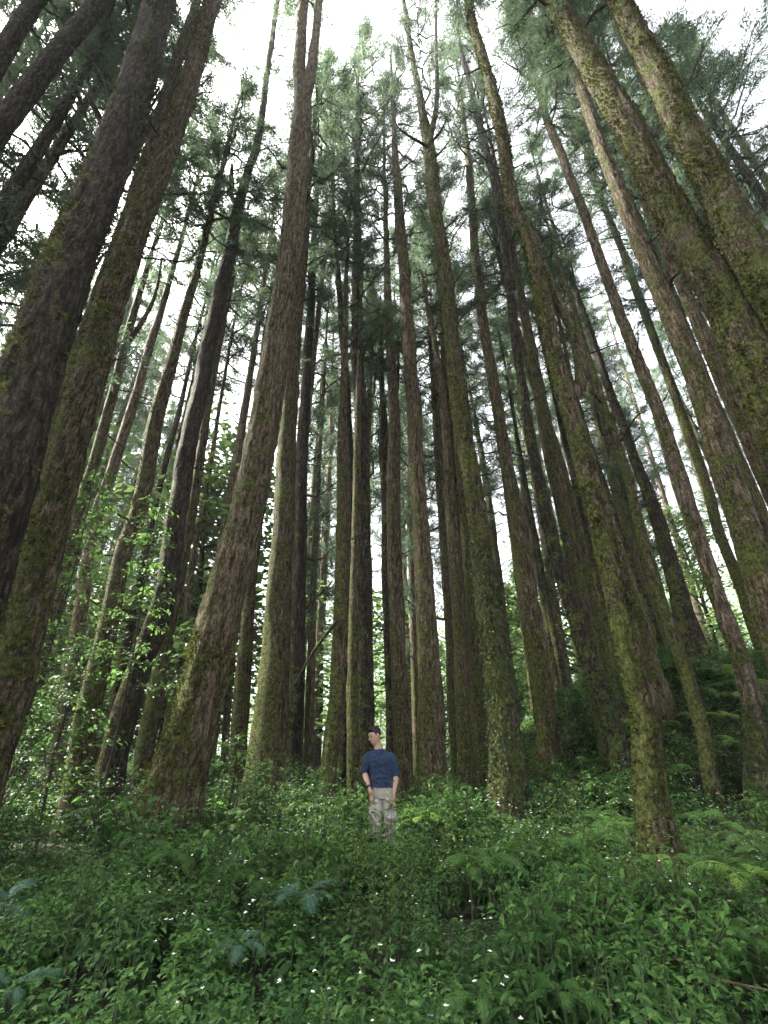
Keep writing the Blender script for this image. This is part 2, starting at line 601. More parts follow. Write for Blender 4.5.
def build_tree(key, label, Y, pts, mat, H=None, crown=None, clen=9.0, crad=1.0, moss=0, ivy=0, snags=(), limbs=(), lean_y=0.0,
               group=None, name='cedar_tree', moss_z=24):
    """pts: photo positions (x, y, width) from the base up"""
    seed = len(TREES) * 7 + 13
    rng = np.random.default_rng(seed)
    P = np.array([at(x, y, Y) for x, y, wd in pts])
    d = np.gradient(P, axis=0)
    T = norm(d)
    R = np.array([trunk_radius(P[k], T[k], pts[k][2]) for k in range(len(pts))])
    R = np.minimum.accumulate(np.minimum(R, R[0] * 1.02 if len(R) > 1 else R))
    # down to the soil
    lo = P[0] + 0
    sl = (P[min(2, len(P) - 1)] - P[0])
    sl = sl / sl[2]
    gz = float(ground_z(lo[0], Y))
    gz = float(ground_z(lo[0] + sl[0] * (gz - lo[2]), Y)) - 0.2
    dz = lo[2] - gz
    if dz > 0.15:
        foot = lo - sl * dz
        P = np.concatenate([[foot], P])
        R = np.concatenate([[R[0] * (1 + 0.012 * min(dz, 6))], R])
    # up to the tip
    top = P[-1]
    if H is None:
        H = max(28 + rng.uniform(-2, 5.0), top[2] - gz + 4)
    if gz + H > top[2] + 0.5:
        sl = (P[-1] - P[max(0, len(P) - 3)])
        sl = sl / max(sl[2], 0.1)
        extra = gz + H - top[2]
        mid = top + np.array([sl[0] * 0.6, 0, 1]) * extra * 0.5
        tip = mid + np.array([sl[0] * 0.3, 0, 1]) * extra * 0.5
        P = np.concatenate([P, [mid, tip]])
        R = np.concatenate([R, [R[-1] * 0.6, 0.025]])
    base = P[0] + 0
    base[2] += 0.2
    near = Y < 9.6
    ln = P[-1, 2] - P[0, 2]
    n = int(ln / (0.13 if near else 0.3))
    S = spline(np.column_stack([P, R]), n)
    # the splined parameter is not even in height; resample evenly by z
    S = S[np.argsort(S[:, 2])]
    zz = np.linspace(S[0, 2], S[-1, 2], n)
    S = np.column_stack([np.interp(zz, S[:, 2], S[:, k]) for k in range(4)])
    Rr = np.maximum(S[:, 3], 0.02)
    Q = S[:, :3] - base
    wob = smooth(0.5, 4, Q[:, 2])
    Q[:, 0] += 0.035 * vnoise(Q[:, 2] * 0.45, seed, 0, 5) * wob
    Q[:, 1] += (0.18 * vnoise(Q[:, 2] * 0.12, seed, 3, 6) + lean_y * Q[:, 2]) * wob
    root = thing(name, label, 'tree', base, 0, group)
    link('trunk', trunk_mesh(Q, Rr, seed, near, BARK[mat], 0.35 if pts[0][1] > 770 else 0.8), root)
    ground_loc = base
    TREES[key] = (root, Q, Rr, base)
    # crown, on top of the stem
    ci = seed % len(CROWNS) if crown is None else crown
    if ci >= 0:
        top_l = Q[-1]
        k = np.argmin(abs(Q[:, 2] - (top_l[2] - clen)))
        c = link('crown', CROWNS[ci], root, Q[k])
        ax = top_l - Q[k]
        c.rotation_euler = (0, 0, rng.uniform(0, 6.28))
        c.scale = (crad * 1.05, crad * 1.05, clen / CL * 1.03)
    if moss:
        v, f = moss_mesh(Q, Rr, moss, seed + 5, moss_z, 0.068, M_MOSS, 0.0 if moss_z > 10 else -0.35)
        mb = MB()
        mb.add(v, f, 0)
        link('moss', mb.mesh('moss', [M_MOSS], False), root)
    if ivy:
        v, f = moss_mesh(Q, Rr, ivy[0], seed + 9, ivy[1], ivy[2], M_IVY, -0.6)
        mb = MB()
        mb.add(v, f, 0)
        link('creeper', mb.mesh('creeper', [M_IVY], False), root)
    for poly, r0, r1 in limbs:
        A = np.array([at(x, y, Y) + np.array([0, dy, 0]) for x, y, dy in poly]) - base
        A = spline(A, 6 * len(poly))
        rad = np.linspace(r0, r1, len(A))
        z_ = A[:, 2]

        def dsp(a, rr, z_=z_):
            return rr * (1 + 0.16 * vnoise(np.cos(a)[None] * 2, np.sin(a)[None] * 2, z_[:, None] * 1.5, seed))
        v, f = tube(A, rad, 14, dsp)
        link('limb', mesh_np('limb', v, [(x, 0) for x in f], [BARK[mat]]), root)
    # dead snags: (photo x, photo y) start on the trunk, then the points of the snag
    for poly, r0 in snags:
        A = np.array([at(x, y, Y) + np.array([0, dy, 0]) for x, y, dy in poly]) - base
        A = spline(A, 4 * len(poly))
        v, f = tube(A, np.linspace(r0, r0 * 0.35, len(A)), 7)
        link('branch', mesh_np('branch', v, [(x, 0) for x in f], [BARK['dark']]), root)
    return root


def stick_snags(key, n, z0, z1, lmax=1.2, seed=1):
    """short dead branch stubs of the lower stem"""
    root, Q, R, base = TREES[key]
    g = np.random.default_rng(seed)
    for k in range(n):
        z = g.uniform(z0, z1)
        i = int(np.argmin(abs(Q[:, 2] - z)))
        a = g.uniform(0, 6.28)
        d = np.array([math.cos(a), math.sin(a), g.uniform(-0.1, 0.5)])
        L = g.uniform(0.3, 1.0) * lmax
        A = np.stack([Q[i], Q[i] + d * L * 0.5 + [0, 0, -0.05], Q[i] + d * L + [0, 0, g.uniform(-0.2, 0.25)]])
        A = spline(A, 7)
        v, f = tube(A, np.linspace(0.03, 0.008, 7), 6)
        link('branch', mesh_np('branch', v, [(x, 0) for x in f], [BARK['dark']]), root)


# ------------------------------------------------------------------ the trees the photograph shows one by one
build_tree('corner', 'mossy trunk crossing the extreme top left corner', 5.0, [(14, 30, 27), (32, 0, 23)], 'dark', H=27, clen=8)
build_tree('second_left', 'bare dark trunk slanting across the upper left, outside the thickest trunk', 5.0,
           [(22, 110, 35), (81, 33, 29), (105, 0, 25)], 'dark', H=28, clen=8, snags=[([(85, 28, 0), (80, 14, -.2), (77, 4, -.3)], .05)])
build_tree('giant_left', 'thickest dark mossy trunk at the left edge with three broken snags', 5.0,
           [(-38, 600, 92), (-10, 512, 86), (17, 423, 76), (40, 356, 66), (76, 256, 57), (99, 200, 51), (130, 110, 42), (163, 0, 34)], 'dark',
           H=33, clen=9, moss=9000,
           snags=[([(105, 128, 0), (96, 115, -.3), (84, 108, -.4)], .07), ([(112, 95, 0), (100, 80, -.3), (70, 70, -.6)], .035),
                  ([(92, 168, 0), (84, 162, -.2), (78, 160, -.3)], .05)])
build_tree('pale_left', 'tall lichen-speckled trunk right beside the thickest dark trunk on the left', 6.0,
           [(-14, 760, 52), (10, 680, 50), (29, 600, 46), (53, 512, 43), (79, 423, 40), (101, 356, 36), (131, 256, 31), (148, 200, 29), (177, 110, 25), (212, 0, 20)],
           'moss', H=34, clen=8, moss=7000)
build_tree('behind_pale', 'narrow yellow-mossed trunk half hidden between the two largest left trunks', 7.5,
           [(60, 420, 22), (78, 356, 21), (110, 256, 19), (130, 200, 17), (160, 110, 14), (192, 20, 11)], 'moss', H=38, clen=7)
build_tree('edge_left', 'thin trunk seen at the left edge under the leaning dark trunk', 9.0,
           [(3, 225, 13), (20, 190, 12), (35, 160, 10)], 'dark', H=29, clen=5)
build_tree('fork_left', 'slim dark trunk with a forked top and one stump of a second leader', 11.0,
           [(110, 783, 30), (113, 760, 30), (134, 680, 27), (162, 600, 24), (178, 512, 21), (194, 423, 18), (206, 356, 17), (227, 256, 14), (240, 200, 11), (250, 165, 9), (258, 140, 8), (269, 60, 6), (278, 0, 5)],
           'dark', H=43, clen=13, crad=0.7, crown=5, limbs=[([(238, 208, 0), (231, 192, 0), (232, 165, 0)], .11, .07)], moss=0)
build_tree('fork_red', 'large reddish trunk left of the man, moss-green foot, forked near the top', 8.0,
           [(167, 820, 69), (175, 783, 63), (187, 750, 56), (203, 690, 48), (221, 600, 42), (236, 540, 37), (245, 505, 35), (261, 423, 31), (273, 356, 29), (289, 262, 26), (295, 200, 22), (302, 100, 19), (298, 60, 12), (304, 0, 10)],
           'red', H=37, clen=6, crad=0.9, crown=2, moss_z=3.2, limbs=[([(300, 112, 0), (310, 76, 0), (315, 40, 0), (321, -12, 0), (326, -60, 0)], .24, .10)], moss=5000)
build_tree('moss_left', 'mossy trunk standing close behind the reddish forked trunk', 11.0,
           [(264, 785, 42), (267, 755, 38), (273, 680, 31), (278, 600, 25), (284, 512, 21), (289, 423, 17), (294, 356, 15), (299, 290, 13)], 'moss', H=33, clen=14)
build_tree('twin_dark', 'dark narrow trunk touching the right side of the mossy trunk left of the man', 14.0,
           [(294, 775, 17), (297, 680, 16), (301, 540, 14), (304, 423, 11), (310, 310, 8)], 'dark', H=37, clen=18)
build_tree('lean_green', 'green mossy trunk just left of the man with a broken branch sloping down from it', 10.5,
           [(327, 806, 18), (330, 760, 17), (337, 680, 16), (340, 600, 15), (341, 512, 12), (343, 400, 8)], 'moss', H=21, clen=5, crad=0.7,
           snags=[([(337, 622, -.1), (315, 656, -.35), (298, 689, -.5)], .045)])
build_tree('dark_thin_man', 'very dark thin trunk rising just left of the trunk behind the man', 13.0,
           [(343, 790, 10), (348, 640, 11), (352, 512, 12), (349, 423, 12), (340, 300, 10), (334, 230, 8)], 'dark', H=36, clen=16)
build_tree('moss_thin_man', 'thin moss-yellow trunk at the left shoulder of the man', 11.5,
           [(353, 802, 13), (354, 640, 11), (357, 500, 9)], 'moss', H=19, clen=6, crad=0.7)
build_tree('behind_man', 'dark straight trunk directly behind the head of the man, creeper on its bark', 12.0,
           [(367, 780, 19), (366, 680, 19), (365, 600, 18), (364, 512, 17), (361, 423, 14), (358, 356, 12), (357, 256, 9)], 'dark', H=41, clen=20, ivy=(900, 10, .06))
build_tree('fork_mid', 'slim dark trunk with a low Y fork right of the man', 15.0,
           [(392, 770, 12), (388, 600, 11), (386, 500, 10), (383, 440, 9)], 'dark', H=19.5, clen=4, crad=.7, limbs=[([(384, 450, 0), (392, 425, 0), (397, 390, 0), (399, 340, 0)], .12, .05)])
build_tree('red_slim', 'slim reddish trunk rising behind the right arm of the man', 13.0,
           [(404, 772, 18), (399, 680, 16), (396, 600, 16), (394, 512, 14), (394, 423, 11), (391, 356, 9), (388, 290, 7)], 'red', H=36, clen=16)
build_tree('red_mid', 'reddish trunk with a wide mossy foot to the right of the man', 12.0,
           [(431, 780, 31), (431, 755, 28), (430, 680, 23), (426, 600, 19), (421, 512, 16), (414, 423, 14), (410, 356, 13), (404, 256, 11), (399, 200, 9), (396, 160, 7)], 'red', H=38, clen=17, moss=0)
build_tree('stick', 'thin trunk ending in a bare dark pole, second right of the man', 13.5,
           [(466, 772, 16), (458, 600, 14), (452, 512, 11), (445, 420, 8), (436, 356, 6), (424, 290, 4)], 'red', H=20, crown=-1)
build_tree('green_behind', 'dim green trunk half hidden behind the ivy-covered trunk', 14.0,
           [(482, 770, 17), (475, 650, 14), (466, 540, 10), (460, 480, 9)], 'moss', H=28, clen=12)
build_tree('thin_green', 'thin greenish trunk between the reddish trunk and the bare pole', 16.0,
           [(455, 768, 9), (446, 600, 8), (440, 512, 8)], 'moss', H=28, clen=13)
build_tree('ivy_mid', 'tall straight trunk right of centre, its lower half clothed in creeper and moss', 9.5,
           [(508, 803, 38), (507, 760, 35), (498, 680, 28), (485, 600, 23), (474, 512, 19), (461, 423, 18), (452, 356, 16), (442, 256, 15), (434, 200, 13), (429, 140, 11), (421, 95, 7), (411, 50, 5), (403, 0, 4)],
           'moss', H=44, clen=21, crad=0.75, crown=0, moss=4500, ivy=(3000, 5.5, .05),
           limbs=[([(428, 150, 0), (437, 100, 0), (436, 50, 0), (436, 0, 0)], .12, .06)],
           snags=[([(426, 146, 0), (410, 146, -.3), (398, 140, -.4), (390, 127, -.5)], .06), ([(430, 144, 0), (440, 140, -.3), (447, 127, -.4)], .06),
                  ([(432, 160, 0), (441, 160, -.3), (448, 156, -.5)], .05)])
build_tree('red_right', 'plain brown trunk next right of the creeper-clad trunk', 13.0,
           [(548, 778, 25), (545, 712, 23), (530, 612, 21), (516, 512, 16), (507, 470, 13), (491, 366, 11), (476, 256, 10), (470, 187, 8), (466, 140, 6)], 'red', H=40, clen=14)
build_tree('dark_right', 'dark trunk leaning left from the shaded foot of the bank, creeper at its foot', 11.0,
           [(622, 768, 22), (615, 732, 20), (593, 672, 18), (565, 585, 15), (546, 512, 13), (524, 389, 10), (511, 290, 9), (496, 187, 8), (483, 133, 7), (463, 60, 5)], 'dark',
           H=38, clen=15, ivy=(900, 2.5, .055))
build_tree('crook', 'thick green mossy trunk right of centre with a crooked limb bending upward', 6.3,
           [(664, 858, 45), (654, 820, 37), (647, 760, 32), (641, 700, 29), (632, 680, 29), (613, 600, 26), (594, 512, 23), (585, 480, 21), (572, 423, 20), (553, 356, 19), (533, 256, 16), (511, 200, 14), (502, 140, 13), (492, 100, 12), (470, 16, 8)],
           'moss', H=31, clen=6.5, crad=0.8, crown=2, moss=7000,
           limbs=[([(572, 402, 0), (582, 378, .05), (581, 348, .1), (570, 318, .1), (556, 290, .1), (541, 250, .1), (530, 215, .1)], .12, .07)])
build_tree('brown_bank', 'short dark brown trunk behind the mossy crooked trunk, wide at its foot', 13.0,
           [(656, 692, 27), (647, 655, 20), (636, 610, 14), (622, 560, 10), (605, 500, 8)], 'red', H=18, clen=5, crad=.7)
build_tree('moss_bank', 'mossy trunk between the brown trunk and the crooked trunk', 13.0,
           [(625, 727, 15), (612, 690, 13), (594, 595, 11), (575, 505, 10), (549, 422, 9), (528, 360, 7)], 'moss', H=23, clen=7)
build_tree('pale_bank', 'thin pale trunk leaning left above the shaded foot of the bank', 16.0,
           [(600, 690, 11), (590, 650, 10), (578, 590, 9), (560, 512, 7)], 'pale', H=29, clen=13)
build_tree('slip', 'very thin dark stem beside the plain brown trunk', 18.0,
           [(566, 700, 7), (563, 680, 7), (548, 600, 6), (533, 520, 5)], 'dark', H=22, clen=8, crad=.7)
build_tree('thin_bank', 'thin shaded trunk behind the crooked trunk on the bank', 16.0,
           [(660, 645, 9), (645, 600, 8), (622, 540, 7)], 'dark', H=28, clen=12)
build_tree('branchy', 'slim green trunk on the right with crooked dead branches half way up', 10.0,
           [(708, 768, 17), (704, 735, 16), (686, 672, 15), (660, 595, 13), (639, 525, 11), (625, 469, 9), (609, 422, 8), (590, 360, 6), (572, 300, 5)], 'moss',
           H=20, clen=4, crad=.7, crown=5, snags=[([(609, 422, 0), (600, 440, -.2), (592, 420, -.3), (588, 395, -.3)], .05), ([(618, 445, 0), (630, 425, -.3), (640, 420, -.4)], .04)])
build_tree('cone_bank', 'dark cone-footed trunk standing on the crest of the bank', 15.0,
           [(690, 636, 27), (684, 615, 23), (676, 580, 19), (656, 512, 15), (640, 470, 12), (622, 423, 10)], 'dark', H=30, clen=14)
build_tree('pink', 'light pinkish-brown trunk in front of the bank at the right', 10.0,
           [(758, 770, 29), (752, 712, 23), (741, 665, 20), (714, 595, 18), (687, 512, 17), (656, 416, 15), (630, 349, 13), (597, 256, 11), (578, 200, 11), (549, 130, 9), (534, 80, 7)], 'pale', H=36, clen=13,
           ivy=(800, 1.8, .055))
build_tree('mid_right', 'narrow trunk on the crest between the pinkish trunk and the large reddish right trunk', 15.0,
           [(752, 622, 14), (742, 590, 13), (718, 529, 13), (706, 483, 13), (677, 400, 13), (655, 343, 11), (624, 256, 9), (600, 190, 7)], 'moss', H=34, clen=14)
build_tree('red_edge', 'large reddish trunk leaving the frame at the right edge', 7.0,
           [(768, 600, 36), (742, 512, 33), (728, 470, 31), (710, 406, 27), (677, 323, 23), (646, 256, 19), (622, 200, 17), (598, 140, 14), (577, 75, 12)], 'red', H=33, clen=8, crown=4)
build_tree('dim_right', 'dim narrow trunk running close along the large reddish right trunk', 10.0,
           [(660, 280, 12), (648, 243, 11), (618, 173, 9), (598, 117, 7)], 'dark', H=34, clen=11)
build_tree('big_right', 'thick moss-crusted trunk across the upper right, left one of the close pair', 5.0,
           [(760, 380, 62), (732, 316, 54), (694, 256, 46), (665, 200, 43), (637, 140, 37), (599, 70, 32), (560, 0, 28)], 'moss', H=27, clen=8, moss=11000)
build_tree('far_right', 'thick moss-crusted trunk in the top right, right one of the close pair', 4.6,
           [(747, 256, 52), (720, 200, 46), (686, 140, 41), (652, 70, 33), (614, 0, 27)], 'moss', H=26, clen=8, moss=11000)
build_tree('left_a', 'slim trunk with forked bare top between the lichen-speckled trunk and its neighbours', 11.0,
           [(30, 715, 16), (42, 655, 16), (58, 590, 15), (75, 520, 14), (88, 480, 13), (98, 450, 12), (113, 390, 11), (127, 340, 9)], 'moss', H=22, clen=5.5, crad=.8, crown=5,
           limbs=[([(126, 345, 0), (140, 325, 0), (155, 295, 0), (162, 258, 0)], .09, .04)])
build_tree('left_b', 'pale brown slim trunk behind the leafy sapling on the left', 12.0,
           [(60, 735, 18), (73, 655, 16), (90, 565, 13), (101, 515, 12), (110, 486, 12), (127, 430, 11), (143, 373, 9), (156, 322, 8)], 'pale', H=29, clen=12)
build_tree('left_c', 'shaggy dark mossy trunk among the saplings on the left', 10.0,
           [(82, 760, 28), (86, 728, 26), (105, 652, 22), (121, 560, 19), (139, 503, 18), (156, 416, 16), (173, 349, 12), (191, 283, 9)], 'moss', H=28, clen=11, moss=2500)
build_tree('left_d', 'slim yellow-mossed trunk between the forked dark trunk and the reddish forked trunk', 12.0,
           [(142, 775, 21), (146, 740, 20), (163, 655, 15), (178, 580, 13), (190, 515, 11), (197, 475, 11), (207, 400, 10), (218, 340, 8)], 'moss', H=29, clen=13)
build_tree('left_e', 'thin brown stem at the left side of the reddish forked trunk', 15.0,
           [(163, 768, 9), (170, 700, 8), (187, 600, 7), (200, 520, 6)], 'red', H=26, clen=11)
build_tree('left_f', 'thin shadowed stem between the shaggy mossy trunk and the forked dark trunk', 15.0,
           [(112, 730, 11), (117, 690, 10), (127, 640, 10), (145, 560, 8), (160, 490, 7)], 'dark', H=27, clen=12)
build_tree('left_g', 'clean green trunk between the reddish forked trunk and the mossy one behind it', 12.5,
           [(237, 772, 18), (240, 710, 17), (243, 660, 15), (250, 585, 11), (258, 530, 9)], 'moss', H=29, clen=13)
build_tree('left_h', 'pale thin stem tucked behind the right edge of the reddish forked trunk', 17.0,
           [(224, 765, 8), (231, 650, 7), (239, 560, 6)], 'pale', H=27, clen=12)
build_tree('pale_mid', 'thin sunlit pale trunk left of the man, far behind', 18.0,
           [(308, 775, 10), (310, 690, 9), (313, 600, 7), (317, 512, 6)], 'pale', H=29, clen=13)

for k, (n, z0, z1) in {'left_c': (5, 6, 16), 'left_b': (4, 6, 15), 'branchy': (4, 5, 13), 'twin_dark': (5, 9, 17), 'behind_man': (4, 9, 18), 'dark_thin_man': (6, 9, 17),
                       'red_mid': (4, 11, 18), 'ivy_mid': (3, 12, 20), 'dark_right': (4, 10, 20), 'pink': (4, 9, 20), 'fork_left': (4, 8, 16), 'moss_bank': (4, 7, 14),
                       'second_left': (4, 11, 18), 'mid_right': (4, 8, 18), 'red_right': (4, 9, 22), 'left_a': (4, 7, 14), 'fork_mid': (3, 8, 13), 'moss_left': (4, 8, 20), 'fork_red': (3, 12, 24), 'lean_green': (4, 6, 14), 'red_slim': (4, 7, 17),
                       'thin_green': (4, 6, 15), 'pale_bank': (4, 6, 16), 'cone_bank': (5, 7, 17), 'red_edge': (4, 8, 20), 'left_d': (5, 6, 17), 'left_e': (4, 5, 14), 'left_f': (5, 5, 15),
                       'left_g': (4, 6, 16), 'pale_mid': (4, 6, 15), 'stick': (5, 8, 18), 'crook': (4, 9, 20), 'pale_left': (3, 12, 22), 'thin_bank': (4, 6, 15)}.items():
    stick_snags(k, n, z0, z1, 1.3, len(k) * 3 + n)

# ------------------------------------------------------------------ the stand behind: slender trees, each a thing
stand = []
g = np.random.default_rng(77)
taken = [(v[3][0], v[3][1]) for v in TREES.values()]
protos = []
for k in range(5):
    H = [29, 32, 27, 33, 30][k]
    P = np.array([[0, 0, -0.3], [0.05, 0, 3], [g.normal(0, .15), g.normal(0, .1), H * .5], [g.normal(0, .25), g.normal(0, .15), H]])
    S = spline(np.column_stack([P, [0.26, 0.22, 0.15, 0.03]]), 80)
    protos.append((trunk_mesh(S[:, :3], np.maximum(S[:, 3], .02), 900 + k, False, BARK[['moss', 'red', 'dark', 'pale', 'moss'][k]]), S[:, :3], H))
STUBS = []
for k in range(4):
    A = spline(np.array([[.05, 0, 0], [.5 + .15 * k, .1 * g.normal(), .12 * g.normal()], [.9 + .35 * k, .25 * g.normal(), .3 * g.normal()]]), 9)
    v, f = tube(A, np.linspace(.04, .009, 9), 6)
    STUBS.append(mesh_np('branch', v, [(x, 0) for x in f], [BARK['dark']]))
tries = 0
while len(stand) < 80 and tries < 9000:
    tries += 1
    Y = 15 + 24 * g.uniform() ** 0.8
    x = g.uniform(-0.92, 0.98) * Y
    if min((x - a) ** 2 + (Y - b) ** 2 for a, b in taken) < (1.25 if Y < 28 else 1.6) ** 2:
        continue
    # keep the small clearing where the man stands in view and the light gap over the bank
    if abs(x / Y - 0.86) < 0.10 and Y < 36 and g.uniform() < 0.75:
        continue
    taken.append((x, Y))
    k = int(g.integers(0, 5))
    tr, Pk, H = protos[k]
    if x / Y < -0.28:
        lab, grp = 'slender trunk in the far stand behind the left saplings', 'slender far trunks on the left'
    elif x / Y < 0.2:
        lab, grp = 'slender trunk in the far stand behind the man', 'slender far trunks in the middle'
    else:
        lab, grp = 'slender trunk in the far stand beyond the right bank', 'slender far trunks on the right'
    root = thing('cedar_tree', lab, 'tree', (x, Y, float(ground_z(x, Y))), g.uniform(0, 6.28), grp)
    sc = g.uniform(0.82, 1.12)
    wd = g.uniform(0.55, 1.25)
    t = link('trunk', tr, root)
    t.scale = (wd, wd, sc)
    cl = g.uniform(0.45, 0.85)
    c = link('crown', CROWNS[int(g.integers(0, len(CROWNS)))], root)
    zi = H * sc * (1 - cl)
    c.location = (np.interp(zi / sc, Pk[:, 2], Pk[:, 0]) * wd, np.interp(zi / sc, Pk[:, 2], Pk[:, 1]) * wd, zi)
    rs = g.uniform(0.8, 1.25)
    c.scale = (rs, rs, H * sc * cl / CL)
    c.rotation_euler = (0, 0, g.uniform(0, 6.28))
    for q in range(3):
        zz = H * sc * g.uniform(.18, .5)
        bo = link('branch', STUBS[int(g.integers(0, 4))], root)
        bo.location = (np.interp(zz / sc, Pk[:, 2], Pk[:, 0]) * wd, np.interp(zz / sc, Pk[:, 2], Pk[:, 1]) * wd, zz)
        bo.rotation_euler = (0, 0, g.uniform(0, 6.28))
    stand.append(root)

# trees to the sides of the frame whose crowns reach into the upper corners
for x, Y, sc, k, lab in [(8.2, 8.6, 1.0, 1, 'tree with pale hazy foliage filling the top right corner'),
                         (-8.3, 9.5, .95, 3, 'tree whose light green foliage hangs behind the top left trunks'),
                         (-14.5, 16.6, .9, 2, 'tree whose foliage fills the left edge below the top left trunks'),
                         (12.5, 14.0, .95, 0, 'tree whose dark foliage hangs at the right edge below the top corner'),
                         (5.0, 11.8, 1.08, 4, 'tree with dense dark crown between the top of the crooked trunk and the right pair'),
                         (-5.6, 15.0, .95, 3, 'tree with broad blue-green crown against the sky right of the lichen-speckled trunk'),
                         (2.6, 14.5, 1.05, 4, 'tree with loose crown between the creeper-clad top and the crooked trunk')]:
    tr, Pk, H = protos[k]
    root = thing('cedar_tree', lab, 'tree', (x, Y, float(ground_z(x, Y))), x)
    t = link('trunk', tr, root)
    t.scale = (.9, .9, sc)
    c = link('crown', CROWNS[(k + 1) % 6], root)
    cl = .45
    zi = H * sc * (1 - cl)
    c.location = (np.interp(zi / sc, Pk[:, 2], Pk[:, 0]) * .9, np.interp(zi / sc, Pk[:, 2], Pk[:, 1]) * .9, zi)
    c.scale = (1.15, 1.15, H * sc * cl / CL)

# cedars at the sides, whose foliage fills the edges of the view
g = np.random.default_rng(23)
ns_ = 0
while ns_ < 30:
    left = ns_ % 2 == 0
    Y = g.uniform(7.5, 22)
    x = (-1 if left else 1) * Y * g.uniform(.98, 1.75)
    if abs(x) < 7 or (left and 9 < Y < 17 and x < -11) or min((x - a) ** 2 + (Y - b) ** 2 for a, b in taken) < 2.6:
        continue
    taken.append((x, Y))
    tr, Pk, H = protos[int(g.integers(0, 5))]
    root = thing('cedar_tree', 'cedar whose foliage fills the upper %s edge of the view' % ('left' if left else 'right'), 'tree', (x, Y, float(ground_z(x, Y))),
                 g.uniform(0, 6.28), 'cedars filling the %s edge' % ('left' if left else 'right'))
    sc = g.uniform(.85, 1.1)
    t = link('trunk', tr, root)
    t.scale = (1, 1, sc)
    cl = g.uniform(.5, .75)
    c = link('crown', CROWNS[int(g.integers(0, 6))], root)
    zi = H * sc * (1 - cl)
    c.location = (np.interp(zi / sc, Pk[:, 2], Pk[:, 0]), np.interp(zi / sc, Pk[:, 2], Pk[:, 1]), zi)
    rs = g.uniform(1.0, 1.4)
    c.scale = (rs, rs, H * sc * cl / CL)
    c.rotation_euler = (0, 0, g.uniform(0, 6.28))
    ns_ += 1

# the forest goes on around and behind the camera: its crowns shade the foreground
for n_, (x, Y) in enumerate([(-8.8, -.8), (-11, -4.5), (-5.2, -4.2), (4.2, -4.0), (7.6, 1.0), (.4, -6.5), (-13, 2.6), (9.5, -5.5), (11.5, 3.2), (-3.4, -9.5), (-13, 6.4), (3.6, -10), (-2.6, -1.9), (2.9, -2.3), (.3, -3.6), (-16.5, 6.6), (-18, 4.2), (-11.5, 3.4), (-21, 7.6), (5.6, -.6), (-5.6, -1.0)]):
    tr, Pk, H = protos[n_ % 5]
    root = thing('cedar_tree', 'cedar standing beside or behind the camera, out of view', 'tree', (x, Y, float(ground_z(x, Y))), n_ * 1.7, 'cedars around the camera')
    link('trunk', tr, root)
    c = link('crown', CROWNS[n_ % 6], root)
    zi = H * .42
    c.location = (np.interp(zi, Pk[:, 2], Pk[:, 0]), np.interp(zi, Pk[:, 2], Pk[:, 1]), zi)
    c.scale = (1.12, 1.12, H * .58 / CL)
    c.rotation_euler = (0, 0, n_)

for n_, (x, Y) in enumerate([(-9.6, 7.4), (-11.4, 8.4), (-8.9, 6.2), (-13.0, 7.7)]):
    tr, Pk, H = protos[n_ % 5]
    root = thing('cedar_tree', 'cedar whose foliage fills the upper left edge of the view', 'tree', (x, Y, float(ground_z(x, Y))), n_ * 2.1, 'cedars filling the left edge')
    link('trunk', tr, root)
    c = link('crown', CROWNS[(n_ * 2 + 1) % 6], root)
    zi = H * .36
    c.location = (np.interp(zi, Pk[:, 2], Pk[:, 0]), np.interp(zi, Pk[:, 2], Pk[:, 1]), zi)
    c.scale = (1.15, 1.15, H * .64 / CL)
    c.rotation_euler = (0, 0, n_ * 1.3)

# leafy trees of the lower storey, far behind, and the wood that closes the view
def broad_mesh(seed, H, R, n, leaf, mat):
    g = np.random.default_rng(seed)
    mb = MB()
    k = np.linspace(0, 1, 8)
    S = np.column_stack([.3 * np.sin(k * 3 + seed) * k, .3 * np.sin(k * 2 + 2 * seed) * k, H * .9 * k - .2])
    C = []
    for b in range(34):
        s_ = .18 + .82 * (b / 34)
        c = np.array([np.interp(s_, k, S[:, q]) for q in range(3)])
        a = b * 2.4 + g.uniform(-.5, .5)
        ln = R * g.uniform(.35, 1.1) * (1.15 - .75 * s_)
        e = c + np.array([math.cos(a), math.sin(a), g.uniform(.1, .6)]) * ln
        v, f = tube(np.stack([c, (c + e) / 2 + [0, 0, .08 * ln], e]), [.03, .02, .008], 4, caps=False)
        mb.add(v, f, 1)
        for q in range(5):
            C.append(c + (e - c) * g.uniform(.4, 1.1) + g.normal(0, .22, 3))
    C = np.array(C)
    ci = g.integers(0, len(C), n)
    p = C[ci] + g.normal(0, .22, (n, 3)) * [1, 1, .6]
    dirs = rand_dirs(n, -.5, .4)
    ln = leaf * g.uniform(.6, 1.3, n)
    v, f = blades(p, dirs, ln, ln * .5, np.array([0, 0, 1.0]) + g.normal(0, .5, (n, 3)))
    mb.add(v, f, 0)
    return mb.mesh('crown', [mat, M_TWIG], False), mesh_np('trunk', *(lambda t: (t[0], [(x, 0) for x in t[1]]))(tube(S, np.linspace(.10, .02, 8), 8)), [BARK['dark']])


